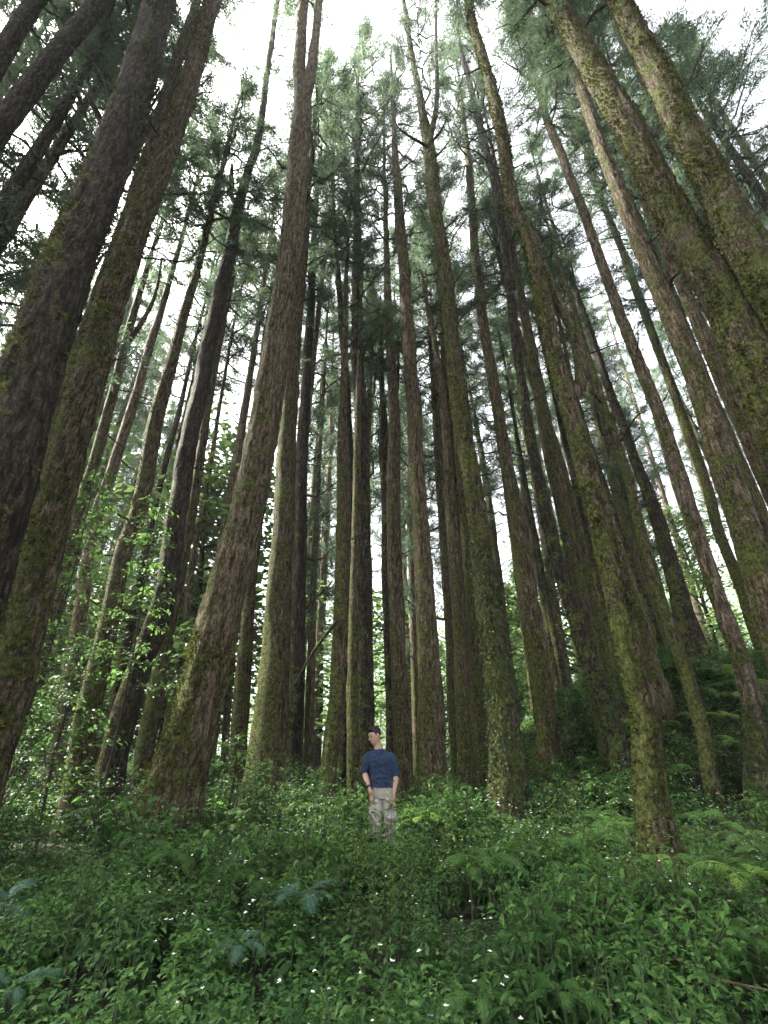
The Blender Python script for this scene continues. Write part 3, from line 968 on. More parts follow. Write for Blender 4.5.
M_BROAD = leaf_mat('understorey_leaves', [(0.0, (0.045, 0.095, 0.030)), (0.5, (0.090, 0.170, 0.050)), (1.0, (0.17, 0.26, 0.08))], 0.55, 0.45, 0.3)
BROAD = [broad_mesh(31, 6.0, 2.0, 3600, .17, M_BROAD), broad_mesh(32, 8.0, 2.3, 4200, .17, M_BROAD), broad_mesh(33, 4.5, 2.0, 3000, .16, M_BROAD)]
g = np.random.default_rng(91)
nb_ = 0
while nb_ < 75:
    Y = 22 + 32 * g.uniform() ** .7
    x = g.uniform(-.9, .95) * Y
    if nb_ < 9:
        Y = g.uniform(14, 22)
        x = g.uniform(-.8, -.33) * Y
    if min((x - a) ** 2 + (Y - b) ** 2 for a, b in taken) < 1.0:
        continue
    if -.28 <= x / Y < .2 and g.uniform() < .55:
        continue
    taken.append((x, Y))
    side = 'left' if x / Y < -.28 else ('middle' if x / Y < .2 else 'right')
    lab = {'left': 'leafy understorey tree far behind the trunks on the left', 'middle': 'leafy understorey tree far behind the man',
           'right': 'leafy understorey tree far beyond the right bank'}[side]
    root = thing('understorey_tree', lab, 'tree', (x, Y, float(ground_z(x, Y)) - .1), g.uniform(0, 6.28), 'understorey trees far behind, ' + side)
    cm, tm = BROAD[nb_ % 3]
    sc = g.uniform(.8, 1.35) if nb_ % 2 else g.uniform(1.4, 2.6)
    for nm, me in (('trunk', tm), ('crown', cm)):
        c = link(nm, me, root)
        c.scale = (sc, sc, sc * g.uniform(.95, 1.05))
    nb_ += 1

g = np.random.default_rng(17)
n = 110000
Y = g.uniform(62, 95, n)
x = g.uniform(-1.15, 1.15, n) * Y
hgt = 25 - 9 * np.exp(-(x / Y / .25) ** 2) + 8 * vnoise(x * .12, Y * .12, 0, 8) + 3 * vnoise(x * .5, Y * .5, 0, 9)
z = hgt * g.uniform(0, 1, n) ** .8
k = vnoise(x * .35, Y * .35, z * .45, 10) + .4 * vnoise(x, Y, z, 12) > -.12
P = np.stack([x, Y, z + ground_z(x, Y)], -1)[k]
n = len(P)
ln = g.uniform(.5, 1.0, n)
v, f = blades(P, rand_dirs(n, -.6, .5), ln, ln * .4)
fw = MB()
fw.add(v, f, 0)
o = link('far_woods', fw.mesh('far_woods', [M_BROAD], False))
tag(o, 'pale green woods closing the view far behind all the trunks', 'woods', kind='stuff')

# ------------------------------------------------------------------ undergrowth
trunk_xy = np.array([[v[3][0], v[3][1], v[2][3] if len(v[2]) > 3 else .2] for v in TREES.values()])


def scatter(y0, y1, dens, seed):
    g = np.random.default_rng(seed)
    out = []
    area_w = lambda y: 0.95 * y + 2.0
    n = int(dens * (y1 - y0) * 2 * area_w(y1))
    y = g.uniform(y0, y1, n)
    x = g.uniform(-1, 1, n) * area_w(y1)
    k = abs(x) < area_w(y)
    x, y = x[k], y[k]
    d = np.min(np.hypot(x[:, None] - trunk_xy[None, :, 0], y[:, None] - trunk_xy[None, :, 1]) - trunk_xy[None, :, 2], axis=1)
    k = d > 0.02
    return x[k], y[k], g


def mound(x, y):
    """height of the plants above the soil"""
    h = 0.42 + 0.32 * vnoise(x * 1.1, y * 1.1, 0, 21) + 0.22 * vnoise(x * 2.7, y * 2.7, 0, 22)
    h = h * (1 + 0.75 * smooth(5.0, 7.3, y) * (1 - smooth(10, 14, y)))
    man = np.hypot(x - 0.02, y - 7.35)
    return np.clip(h, 0.12, 1.1) * (0.82 + 0.18 * smooth(0.2, 0.9, man)) * (0.85 + 0.15 * smooth(2, 5, y))


cover = MB()
for (y0, y1, dens, lsz, tiers, simple, seed) in [(1.0, 3.6, 95, .043, 5, False, 1), (3.6, 6.5, 62, .050, 4, False, 2), (6.5, 11, 34, .066, 4, False, 3),
                                                (11, 18, 24, .09, 4, True, 4), (18, 30, 8, .14, 3, True, 5), (30, 50, 1.6, .26, 3, True, 6)]:
    x, y, g = scatter(y0, y1, dens, seed)
    gap = vnoise(x * 1.6, y * 1.6, 5, 33) + 0.5 * vnoise(x * 4, y * 4, 5, 34)
    k = gap > (-0.44 if y0 < 6 else -0.36)
    x, y = x[k], y[k]
    h = mound(x, y) * g.uniform(0.65, 1.12, len(x))
    gz = ground_z(x, y)
    size = lsz * g.uniform(0.65, 1.35, len(x))
    if not simple:
        tilt = g.normal(0, 0.10, (len(x), 2))
        b0 = np.stack([x, y, gz - .02], -1)
        tp = b0 + np.column_stack([tilt * h[:, None], h])
        v, f = blades(b0, tp - b0, np.linalg.norm(tp - b0, axis=1), np.full(len(x), .012))
        cover.add(v, f, 1)
    alt = vnoise(x * .8, y * .8, 9, 71) + .7 * vnoise(x * 3, y * 3, 9, 72) + g.normal(0, .15, len(x)) > .22
    size = size * np.where(alt, .72, 1.08)
    for tier in range(tiers):
        nl = 7 if tier == 0 else 6
        fr = 1 - tier * 0.2
        rep = np.repeat(np.arange(len(x)), nl)
        a = np.tile(np.arange(nl) * 2 * math.pi / nl, len(x)) + np.repeat(g.uniform(0, 6.28, len(x)), nl) + g.normal(0, .3, len(rep))
        el = g.normal(0.28 - 0.16 * tier, 0.28, len(rep))
        dirs = np.stack([np.cos(a) * np.cos(el), np.sin(a) * np.cos(el), np.sin(el)], -1)
        pt = np.stack([x[rep], y[rep], gz[rep] + h[rep] * fr + g.normal(0, .02, len(rep))], -1)
        if not simple:
            pt[:, :2] += tilt[rep] * (h[rep] * fr)[:, None]
        sz = size[rep] * (0.75 + 0.25 * tier) * g.uniform(.7, 1.25, len(rep))
        pt = pt + dirs * sz[:, None] * 0.25
        up = np.array([0, 0, 1.0]) + g.normal(0, .25, (len(rep), 3))
        wd = sz * g.uniform(.38, .52, len(rep))
        if simple:
            side = norm(np.cross(dirs, up)) * wd[:, None] * .55
            mid = pt + dirs * sz[:, None] * .5
            tip = pt + dirs * sz[:, None] + np.array([0, 0, -1]) * sz[:, None] * .25
            V = np.stack([pt, mid + side, tip, mid - side], 1).reshape(-1, 3)
            F = np.arange(len(V)).reshape(-1, 4)
            ar = alt[rep]
            cover.add(V, F[~ar], 0)
            cover.p.append((F[ar] + cover.n - len(V), 2))
        else:
            for sel, mi in ((~alt[rep], 0), (alt[rep], 2)):
                v, f = leaves(pt[sel], dirs[sel], up[sel], sz[sel], wd[sel], 0.3)
                cover.add(v, f, mi)
o = link('ground_cover', cover.mesh('ground_cover', [M_COVER, M_STEM, M_COVER2], False))
tag(o, 'low leafy green plants covering the whole forest floor', 'ground cover', kind='stuff')

# small white flowers over the plants
fl = MB()
x, y, g = scatter(2.2, 11, 34, 44)
pref = vnoise(x * .9, y * .9, 7, 55) + .9 * np.exp(-((x - 1.2) ** 2 + (y - 6.3) ** 2) / 1.5)
k = pref + .6 * vnoise(x * 3, y * 3, 2, 56) > 0.14
k &= ~((abs(x) < .5) & (y > 4.5))
x, y = x[k], y[k]
z = ground_z(x, y) + mound(x, y) * g.uniform(.8, 1.05, len(x)) + .02
for p in range(5):
    a = p * 1.257 + g.uniform(0, .5, len(x))
    dirs = np.stack([np.cos(a), np.sin(a), g.uniform(-.1, .6, len(x))], -1)
    sz = g.uniform(.006, .012, len(x)) * (1 + .10 * y)
    v, f = blades(np.stack([x, y, z], -1), dirs, sz, sz * .8, np.array([0, 0, 1.0]) + g.normal(0, .2, (len(x), 3)))
    fl.add(v, f, 0)
o = link('white_flowers', fl.mesh('white_flowers', [M_PETAL], False))
tag(o, 'tiny white flowers dotted over the green ground cover', 'flowers', kind='stuff')


# ferns
def frond_mesh(L, seed, mat, wid=0.36, npin=17, sub=10):
    """bipinnate frond along +X, arching up and over"""
    g = np.random.default_rng(seed)
    mb = MB()
    t = np.linspace(0, 1, 14)
    P = np.column_stack([L * (t - .12 * t ** 3), 0.02 * np.sin(t * 3) * L, L * (0.55 * t - 0.72 * t ** 2.0)])
    v, f = tube(P, np.linspace(.004, .0012, 14), 4, caps=False)
    mb.add(v, f, 1)
    B, D, Ls, Ws, Ns = [], [], [], [], []
    for k in range(npin):
        s = .16 + .82 * k / (npin - 1)
        c = np.array([np.interp(s, t, P[:, q]) for q in range(3)])
        tan = norm(np.array([np.interp(min(1, s + .03), t, P[:, q]) for q in range(3)]) - c)
        prof = math.sin(min(1, (s - .1) / .32) * math.pi / 2) * (1 - s) ** .75 + .03
        for sd in (-1, 1):
            d = norm(np.array([0, sd, 0]) + tan * .45 + np.array([0, 0, -.12]) + g.normal(0, .05, 3))
            pl = L * wid * prof * g.uniform(.9, 1.1)
            nn = norm(np.cross(tan, np.array([0, 1.0, 0])))
            for q in range(sub):
                r = (q + .5) / sub
                pc = c + d * pl * r + np.array([0, 0, -1]) * pl * .18 * r * r
                for s2 in (-1, 1):
                    dd = norm(norm(np.cross(nn, d)) * s2 + d * .6)
                    B.append(pc)
                    D.append(dd)
                    Ls.append(pl * .19 * (1 - r * .8) + .003)
                    Ws.append((pl * .19 * (1 - r * .8) + .003) * .62)
                    Ns.append(nn + g.normal(0, .12, 3))
    v, f = blades(np.array(B), np.array(D), np.array(Ls), np.array(Ws), np.array(Ns))
    mb.add(v, f, 0)
    return mb.mesh('frond', [mat, M_STEM], False)


FR = {'green': [frond_mesh(.62, 1, M_FERN), frond_mesh(.5, 2, M_FERN, .42)], 'blue': [frond_mesh(.66, 3, M_FERNB, .40), frond_mesh(.55, 4, M_FERNB, .36)],
      'yellow': [frond_mesh(.6, 5, M_FERNY, .40), frond_mesh(.5, 6, M_FERNY, .42)]}


def fern(px, py, Y, kind, nf, sc, label, seed, group=None, lift=0.25):
    g = np.random.default_rng(seed)
    p = at(px, py, Y)
    z0 = float(ground_z(p[0], Y))
    zc = max(z0 + .12, p[2] - 0.14 * sc, z0 + float(mound(np.array(p[0]), np.array(Y))) - .06)
    zc = min(zc, z0 + (.30 if Y < 4 else .48))
    root = thing('fern', label, 'fern', (p[0], Y, z0), 0, group)
    mb = MB()
    A = np.array([[0, 0, -.05], [.01, 0, (zc - z0) * .5], [0, 0, zc - z0 + .01]])
    v, f = tube(spline(A, 5), np.linspace(.009, .007, 5), 6)
    mb.add(v, f, 0)
    link('stem', mb.mesh('stem', [M_STEM]), root)
    a0 = g.uniform(0, 6.28)
    for k in range(nf):
        fo = link('frond', FR[kind][k % 2], root, (0, 0, zc - z0))
        fo.rotation_euler = (g.normal(0, .15), g.normal(-.12, .18), a0 + k * 6.283 / nf + g.normal(0, .15))
        s = sc * g.uniform(.8, 1.15)
        fo.scale = (s, s, s)
    return root


fern(302, 884, 4.3, 'blue', 7, .62, 'blue-green fern spreading in the middle of the foreground', 1)
fern(243, 925, 3.6, 'blue', 6, .38, 'small pale star-shaped fern left of the foreground centre', 2)
fern(8, 890, 4.0, 'blue', 7, .6, 'blue-green fern at the left edge of the foreground', 3)
fern(662, 868, 5.0, 'yellow', 5, .55, 'bright yellow-green fern at the foot of the crooked mossy trunk', 4)
fern(752, 890, 4.4, 'yellow', 6, .8, 'yellow-green fern at the right edge of the foreground', 5)
fern(748, 925, 3.6, 'green', 6, .45, 'pale green fern low at the right edge beside a stick', 6)
fern(600, 842, 6.2, 'green', 7, .95, 'broad fern left of the foot of the crooked mossy trunk', 7)
fern(418, 800, 8.3, 'yellow', 8, .9, 'fern with arching fronds right beside the legs of the man', 8)
fern(455, 790, 9.2, 'green', 8, 1.0, 'fern in front of the reddish trunk right of the man', 9)
fern(300, 790, 9.0, 'yellow', 7, .95, 'fern reaching across the dark trunks left of the man', 10)
fern(345, 800, 9.6, 'green', 7, .8, 'fern behind the left side of the man', 11)
fern(560, 980, 2.9, 'green', 7, .45, 'dark fern low in the bottom right foreground', 12)
fern(480, 985, 2.9, 'green', 6, .36, 'fern at the bottom edge right of the centre', 13)
fern(520, 800, 8.0, 'green', 7, .8, 'fern at the foot of the creeper-clad trunk', 14)
fern(20, 945, 3.2, 'blue', 6, .42, 'drooping fern low in the bottom left corner', 15)
fern(120, 815, 6.8, 'green', 7, .8, 'fern in front of the forked dark trunk', 16)
fern(60, 790, 7.4, 'green', 7, 1.0, 'fern below the saplings on the left', 17)
fern(700, 790, 8.0, 'green', 7, .9, 'fern at the foot of the slim branchy trunk', 18)
fern(740, 810, 7.0, 'green', 7, .9, 'fern in front of the pinkish trunk', 19)
fern(590, 790, 8.6, 'green', 7, .9, 'fern in front of the dark trunk at the foot of the bank', 20)
g = np.random.default_rng(88)
ct = 0
while ct < 30:
    Y = g.uniform(4.6, 9.0)
    x = g.uniform(-.72, .76) * Y
    if abs(x) < .6 and Y < 8 or np.min(np.hypot(trunk_xy[:, 0] - x, trunk_xy[:, 1] - Y)) < .45:
        continue
    p = proj(np.array([x, Y, float(ground_z(x, Y)) + .3]))
    left = x < 0
    fern(p[0], p[1], Y, 'green', 7, g.uniform(.5, .8), 'mid-green fern among the leafy plants of the foreground, %s half' % ('left' if left else 'right'), 140 + ct,
         'mid-green ferns of the foreground, %s half' % ('left' if left else 'right'))
    ct += 1
g = np.random.default_rng(8)
for k in range(24):
    Y = g.uniform(9.5, 15.5)
    x = g.uniform(.36, .85) * Y
    z = float(ground_z(x, Y)) + .55
    p = proj(np.array([x, Y, z]))
    fern(p[0], p[1], Y, 'yellow' if k % 3 == 0 else 'green', 7, g.uniform(.9, 1.4), 'yellow-green fern growing on the slope of the right bank' if k % 3 == 0 else 'green fern growing on the slope of the right bank', 40 + k, 'yellow-green ferns on the bank' if k % 3 == 0 else 'green ferns on the bank')


# broad-leaved shrubs standing out of the ground cover
def shrub_mesh(seed, H, R, nst, leaf, mat):
    g = np.random.default_rng(seed)
    st, pts, dirs, ups = MB(), [], [], []
    for b in range(nst):
        a = b * 2.4 + g.uniform(-.4, .4)
        top = np.array([math.cos(a) * R * g.uniform(.2, 1), math.sin(a) * R * g.uniform(.2, 1), H * g.uniform(.55, 1.05)])
        P = spline(np.array([[0, 0, -.05], top * [.35, .35, .55], top]), 8)
        v, f = tube(P, np.linspace(.008, .003, 8), 5, caps=False)
        st.add(v, f, 0)
        for q in range(15):
            r = g.uniform(.35, 1.0) ** .8
            c = np.array([np.interp(r, np.linspace(0, 1, 8), P[:, m]) for m in range(3)])
            aa = g.uniform(0, 6.28)
            pts.append(c)
            dirs.append([math.cos(aa) + .4 * math.cos(a), math.sin(aa) + .4 * math.sin(a), g.normal(.1, .3)])
            ups.append(np.array([0, 0, 1]) + g.normal(0, .3, 3))
    n = len(pts)
    ln = leaf * g.uniform(.6, 1.3, n)
    v, f = leaves(np.array(pts) + norm(np.array(dirs)) * .02, np.array(dirs), np.array(ups), ln, ln * .42, .3)
    m2 = MB()
    m2.add(v, f, 0)
    return st.mesh('stem', [M_TWIG]), m2.mesh('foliage', [mat], False)


M_SHRUB = leaf_mat('shrub_leaves', [(0.0, (0.020, 0.060, 0.014)), (0.5, (0.052, 0.140, 0.028)), (1.0, (0.14, 0.27, 0.055))], 0.4, 0.45, 0.35)
SHR = [shrub_mesh(61, .75, .45, 26, .095, M_SHRUB), shrub_mesh(62, .95, .5, 26, .085, M_SHRUB), shrub_mesh(63, .6, .5, 24, .11, M_SHRUB)]
g = np.random.default_rng(64)
ct = 0
while ct < 104:
    Y = g.uniform(4.2, 13) if ct < 58 else g.uniform(3.4, 7.0)
    x = g.uniform(-.8, .85) * Y
    if abs(x) < .55 and Y < 8.5:
        continue
    if np.min(np.hypot(trunk_xy[:, 0] - x, trunk_xy[:, 1] - Y)) < .5:
        continue
    side = 'left of the man' if x < -.4 else ('behind and beside the man' if x < 1.5 and Y > 7 else 'on the right towards the bank')
    root = thing('shrub', 'broad-leaved green shrub rising above the ground cover ' + side, 'shrub', (x, Y, float(ground_z(x, Y))), g.uniform(0, 6.28), 'shrubs ' + side)
    sc = g.uniform(.75, 1.25) * (.62 if Y < 5 else .8 if Y < 6.5 else 1.05)
    for nm, me in zip(('stem', 'foliage'), SHR[ct % 3]):
        c = link(nm, me, root)
        c.scale = (sc, sc, sc)
    ct += 1


# the low shrubs that hide the man's shins
for k, (x, Y) in enumerate([(-.28, 6.85), (.02, 6.75), (.30, 6.9), (-.12, 6.35), (.22, 6.3), (-.5, 6.6), (.55, 6.65)]):
    root = thing('shrub', 'low broad-leaved shrub growing right in front of the legs of the man', 'shrub', (x, Y, float(ground_z(x, Y))), k * 1.9, 'shrubs in front of the man')
    for nm, me in zip(('stem', 'foliage'), SHR[k % 3]):
        c = link(nm, me, root)
        sc = .62 * (.75, .95, .6)[0] / (.75, .95, .6)[k % 3]
        c.scale = (.75, .75, sc)

# saplings with broad leaves
def sapling(x, Y, H, label, seed, nb=16, leaf=.085, spread=.9, z0f=.3, dens=11):
    nb, dens, leaf = int(nb * 1.7), int(dens * 2.6), leaf * 1.05
    g = np.random.default_rng(seed)
    z0 = float(ground_z(x, Y))
    root = thing('sapling', label, 'sapling', (x, Y, z0), 0)
    k = np.linspace(0, 1, 14)
    S = np.column_stack([.25 * np.sin(k * 2.2 + seed) * k, .15 * np.sin(k * 3 + seed) * k, -.1 + (H + .1) * k])
    mb = MB()
    v, f = tube(S, np.linspace(.028, .006, 14), 7)
    mb.add(v, f, 0)
    pts, dirs, ups = [], [], []
    for b in range(nb):
        s = z0f + (1 - z0f) * (b + g.uniform(0, .8)) / nb
        c = np.array([np.interp(s, k, S[:, q]) for q in range(3)])
        a = b * 2.4 + g.uniform(-.5, .5)
        ln = spread * (1.15 - s) * g.uniform(.6, 1.2) + .15
        dv = np.array([math.cos(a), math.sin(a), g.uniform(.05, .45)])
        q = np.linspace(0, 1, 6)[:, None]
        P = c + dv * ln * q + np.array([0, 0, -.18]) * ln * q ** 2
        v, f = tube(P, np.linspace(.008, .003, 6), 4, caps=False)
        mb.add(v, f, 0)
        for l in range(dens):
            r = g.uniform(.25, 1.02)
            pc = c + dv * ln * r + np.array([0, 0, -.18]) * ln * r * r + g.normal(0, .06, 3)
            aa = a + g.choice([-1, 1]) * g.uniform(.2, 1.3)
            pts.append(pc)
            dirs.append([math.cos(aa), math.sin(aa), g.normal(-.1, .25)])
            ups.append(np.array([0, 0, 1]) + g.normal(0, .3, 3))
    link('stem', mb.mesh('stem', [M_TWIG]), root)
    n = len(pts)
    ln = leaf * g.uniform(.6, 1.3, n)
    v, f = leaves(np.array(pts), np.array(dirs), np.array(ups), ln, ln * .48, .3)
    m2 = MB()
    m2.add(v, f, 0)
    link('foliage', m2.mesh('foliage', [M_SAP], False), root)


def sap_at(px, py_top, Y, label, seed, **kw):
    p = at(px, py_top, Y)
    sapling(p[0], Y, p[2] - float(ground_z(p[0], Y)), label, seed, **kw)


sap_at(100, 470, 7.8, 'tall bright green sapling in front of the slim left trunks', 1, nb=22, spread=1.0, dens=15, z0f=.45)
sap_at(170, 500, 8.8, 'bright green sapling between the forked dark trunk and the reddish forked trunk', 2, nb=18, spread=.8, dens=12, z0f=.4)
sap_at(50, 600, 7.6, 'bushy sapling low at the left beside the lichen-speckled trunk', 3, nb=20, spread=1.0, dens=16, z0f=.15)
sap_at(95, 640, 8.6, 'short sapling with pale leaves under the tall bright sapling', 4, nb=18, spread=.9, dens=14, z0f=.2)
sap_at(185, 625, 9.3, 'small sprig of yellow-green leaves at the left flank of the reddish forked trunk', 5, nb=8, spread=.5, dens=8, z0f=.6)
sap_at(30, 690, 8.8, 'low leafy sapling at the left edge above the ferns', 6, nb=18, spread=1.0, dens=14, z0f=.1)
sap_at(232, 735, 9.6, 'little sapling by the clean green trunk', 7, nb=10, spread=.5, dens=10, z0f=.3)
sap_at(495, 640, 17, 'far light green sapling glimpsed beside the creeper-clad trunk', 8, nb=20, spread=1.3, dens=14, leaf=.16, z0f=.15)
sap_at(575, 690, 13, 'light green sapling on the bank edge left of the crooked trunk', 9, nb=18, spread=1.2, dens=14, leaf=.13, z0f=.2)
sap_at(690, 660, 13.5, 'low sapling on the slope between the branchy trunk and the pinkish trunk', 10, nb=16, spread=1.0, dens=12, leaf=.12, z0f=.15)

# sticks
def stick(pts, r, label, name='fallen_branch'):
    A = np.array(pts, float)
    c = A.mean(axis=0)
    A = spline(A - c, 14)
    v, f = tube(A, np.linspace(r, r * .5, 14), 7)
    o = link(name, mesh_np(name, v, [(x, 0) for x in f], [M_DEAD]), None, c)
    tag(o, label, 'branch')


p0, p1, p2 = at(672, 955, 3.4), at(715, 978, 3.25), at(768, 990, 3.1)
stick([p0, p1, p2], .009, 'thin brown stick lying among the plants at the lower right')


# ------------------------------------------------------------------ the man
def loft(rings, n=20):
    """closed loft through rings (centre, rx, ry, yaw, pitch-normal) with horizontal ellipses"""
    V = []
    a = np.linspace(0, 2 * math.pi, n, endpoint=False)
    for c, rx, ry in rings:
        V.append(np.array(c) + np.stack([rx * np.cos(a), ry * np.sin(a), 0 * a], -1))
    V = np.array(V)
    m = len(V)
    i, j = np.meshgrid(np.arange(m - 1), np.arange(n), indexing='ij')
    j2 = (j + 1) % n
    q = np.stack([i * n + j, i * n + j2, (i + 1) * n + j2, (i + 1) * n + j], -1).reshape(-1, 4)
    V2 = np.concatenate([V.reshape(-1, 3), [V[0].mean(0)], [V[-1].mean(0)]])
    k = np.arange(n)
    return V2, [q, np.stack([np.full(n, m * n), (k + 1) % n, k], -1), np.stack([np.full(n, m * n + 1), (m - 1) * n + k, (m - 1) * n + (k + 1) % n], -1)]


def limb(P, R, n=14, steps=5):
    S = spline(np.column_stack([np.array(P, float), R]), steps * len(P))
    return tube(S[:, :3], S[:, 3], n)


def ball(c, r, n=14):
    rings = []
    for k in range(n):
        t = -math.pi / 2 + math.pi * (k + .5) / n
        rings.append(((c[0], c[1], c[2] + r[2] * math.sin(t)), r[0] * math.cos(t), r[1] * math.cos(t)))
    return loft(rings, 18)


def fused(name, pieces, mats, voxel, parent, smooth_it=4, f=.5, xf=None):
    """pieces fused into one continuous skin"""
    mb = MB()
    for v, fc in pieces:
        v = np.asarray(v)
        mb.add(v if xf is None else xf(v), fc, 0)
    me = mb.mesh(name, mats)
    o = bpy.data.objects.new(name, me)
    COL.objects.link(o)
    r = o.modifiers.new('r', 'REMESH')
    r.mode = 'VOXEL'
    r.voxel_size = voxel
    s = o.modifiers.new('s', 'SMOOTH')
    s.iterations = smooth_it
    s.factor = f
    bpy.context.view_layer.update()
    dg = bpy.context.evaluated_depsgraph_get()
    me2 = bpy.data.meshes.new_from_object(o.evaluated_get(dg))
    me2.name = name
    for p in me2.polygons:
        p.use_smooth = True
    me2.materials.clear()
    for m in mats:
        me2.materials.append(m)
    o.modifiers.clear()
    o.data = me2
    o.parent = parent
    return o


M_SKIN = plain_mat('skin', (0.50, 0.31, 0.23), 0.5, .08, 12)
M_HAIR = plain_mat('black_hair', (0.012, 0.010, 0.010), 0.45, .3, 60, .004)
M_SHIRT = plain_mat('blue_shirt_cloth', (0.022, 0.038, 0.080), 0.9, .22, 14, .012)
M_PANTS = plain_mat('khaki_trouser_cloth', (0.40, 0.37, 0.32), 0.9, .28, 9, .02)
M_BOOT = plain_mat('boot_leather', (0.05, 0.035, 0.025), 0.6, .2, 20)
M_WATCH = plain_mat('watch_strap', (0.02, 0.02, 0.02), 0.4, .1, 20)
M_EYE = plain_mat('dark_eye', (0.02, 0.015, 0.012), 0.2, .1, 20)

mp = at(388, 838, 7.45)
man_z = float(ground_z(0.03, 7.45))
MAN_S = (.90, .95, .955)
man = thing('person', 'man in dark blue shirt and light khaki cargo trousers standing in the undergrowth', 'person', (-0.03, 7.45, man_z + .04), math.radians(-10))
man.scale = MAN_S
# local frame: +x to the viewer's right, -y towards the viewer; the man leans a little to the viewer's left
HD = np.array([-0.105, -0.03, 1.60])          # head centre


def head_xf(v):
    a = math.radians(-50)
    R1 = np.array([[math.cos(a), -math.sin(a), 0], [math.sin(a), math.cos(a), 0], [0, 0, 1]])
    b = math.radians(14)      # nods forward
    R2 = np.array([[1, 0, 0], [0, math.cos(b), -math.sin(b)], [0, math.sin(b), math.cos(b)]])
    c = math.radians(-7)
    R3 = np.array([[math.cos(c), 0, math.sin(c)], [0, 1, 0], [-math.sin(c), 0, math.cos(c)]])
    return (np.asarray(v) @ R2.T @ R1.T @ R3.T) + HD


head = loft([((0, -.022, -.120), .020, .018), ((0, -.026, -.113), .040, .040), ((0, -.018, -.095), .052, .062), ((0, -.010, -.065), .062, .078), ((0, -.002, -.03), .070, .088),
             ((0, 0, .01), .075, .095), ((0, .004, .045), .076, .097), ((0, .008, .075), .070, .090), ((0, .010, .10), .054, .070), ((0, .010, .115), .028, .036)])
nose = limb([(0, -.086, .022), (0, -.100, -.002), (0, -.112, -.022), (0, -.090, -.036)], [.008, .010, .013, .007], 8)
brow = limb([(-.05, -.078, .03), (0, -.094, .033), (.05, -.078, .03)], [.009, .011, .009], 8)
lips = limb([(-.022, -.078, -.066), (0, -.090, -.064), (.022, -.078, -.066)], [.005, .010, .005], 8)
ears = [ball((s * .077, .012, -.008), (.011, .022, .034)) for s in (-1, 1)]
hp = [(head_xf(v), f) for v, f in [head, nose, brow, lips] + ears]
neck = limb([(-.045, .012, 1.36), (-.060, .005, 1.43), (-.088, -.008, 1.52)], [.075, .060, .056])
# arms: joints (shoulder, elbow, wrist)
ARM_L = [(-.222, .01, 1.315), (-.275, .03, 1.12), (-.165, -.13, .925)]     # his right arm, on the viewer's left, hand at the pocket
ARM_R = [(.152, .01, 1.305), (.212, .045, 1.09), (.190, -.045, .86)]
body = hp + [neck]
for A in (ARM_L, ARM_R):
    s, e, wr = [np.array(p) for p in A]
    body.append(limb([s, (s + e) / 2, e, (e * .6 + wr * .4), wr], [.056, .052, .043, .042, .027]))


def hand(wr, d, side, across, curl=.5):
    """palm, four unequal bent fingers and a thumb leaving the side of the palm"""
    wr, d, side, across = [np.array(p, float) for p in (wr, d, side, across)]
    d, across = d / np.linalg.norm(d), across / np.linalg.norm(across)
    nn = np.cross(d, across)
    nn = nn / np.linalg.norm(nn) * side
    out = [limb([wr - d * .01, wr + d * .03, wr + d * .075], [.026, .030, .026], 10)]
    for s_ in (-1, 1):
        out.append(limb([wr + d * .02 + across * .016 * s_, wr + d * .082 + across * .024 * s_], [.018, .016], 8))
    for k, L in enumerate((.070, .080, .075, .058)):
        b = wr + d * .080 + across * (.031 - .0205 * k)
        p1 = b + d * L * .45 + nn * L * .10 * curl
        p2 = p1 + d * L * .30 + nn * L * .22 * curl
        p3 = p2 + d * L * .22 + nn * L * .22 * curl
        out.append(limb([b - d * .02, p1, p2, p3], [.0095, .0090, .0085, .007], 8))
    b = wr + d * .025 + across * .028
    out.append(limb([b - across * .012, b + across * .020 + d * .022 + nn * .008, b + across * .026 + d * .055 + nn * .018], [.013, .011, .0085], 8))
    return out


body += hand(ARM_L[2], (.35, .05, -.95), 1, (.75, -.6, .2), .9)
body += hand(ARM_R[2], (-.10, -.05, -1), -1, (-.6, -.8, 0), .8)
torso = [((.02, .02, .80), .155, .105), ((.015, .02, .90), .165, .11), ((0, .02, 1.02), .145, .10), ((-.015, .02, 1.15), .150, .105), ((-.03, .02, 1.28), .165, .11),
         ((-.037, .02, 1.36), .150, .09), ((-.04, .02, 1.41), .09, .06)]
body.append(loft(torso))
LEG_L = [(-.065, .02, .88), (-.085, -.015, .50), (-.070, .03, .09)]
LEG_R = [(.095, .02, .88), (.125, -.005, .50), (.135, .04, .09)]
for Lg in (LEG_L, LEG_R):
    h_, k_, a_ = [np.array(p) for p in Lg]
    body.append(limb([h_, (h_ + k_) / 2, k_, k_ * .6 + a_ * .4 + [0, .02, 0], a_, a_ + [0, -.03, -.05]], [.085, .075, .055, .053, .038, .035]))
    body.append(limb([a_ + [0, .02, -.05], a_ + [0, -.07, -.06], a_ + [0, -.15, -.065]], [.035, .036, .028]))
fused('body', body, [M_SKIN], .0075, man, 3)
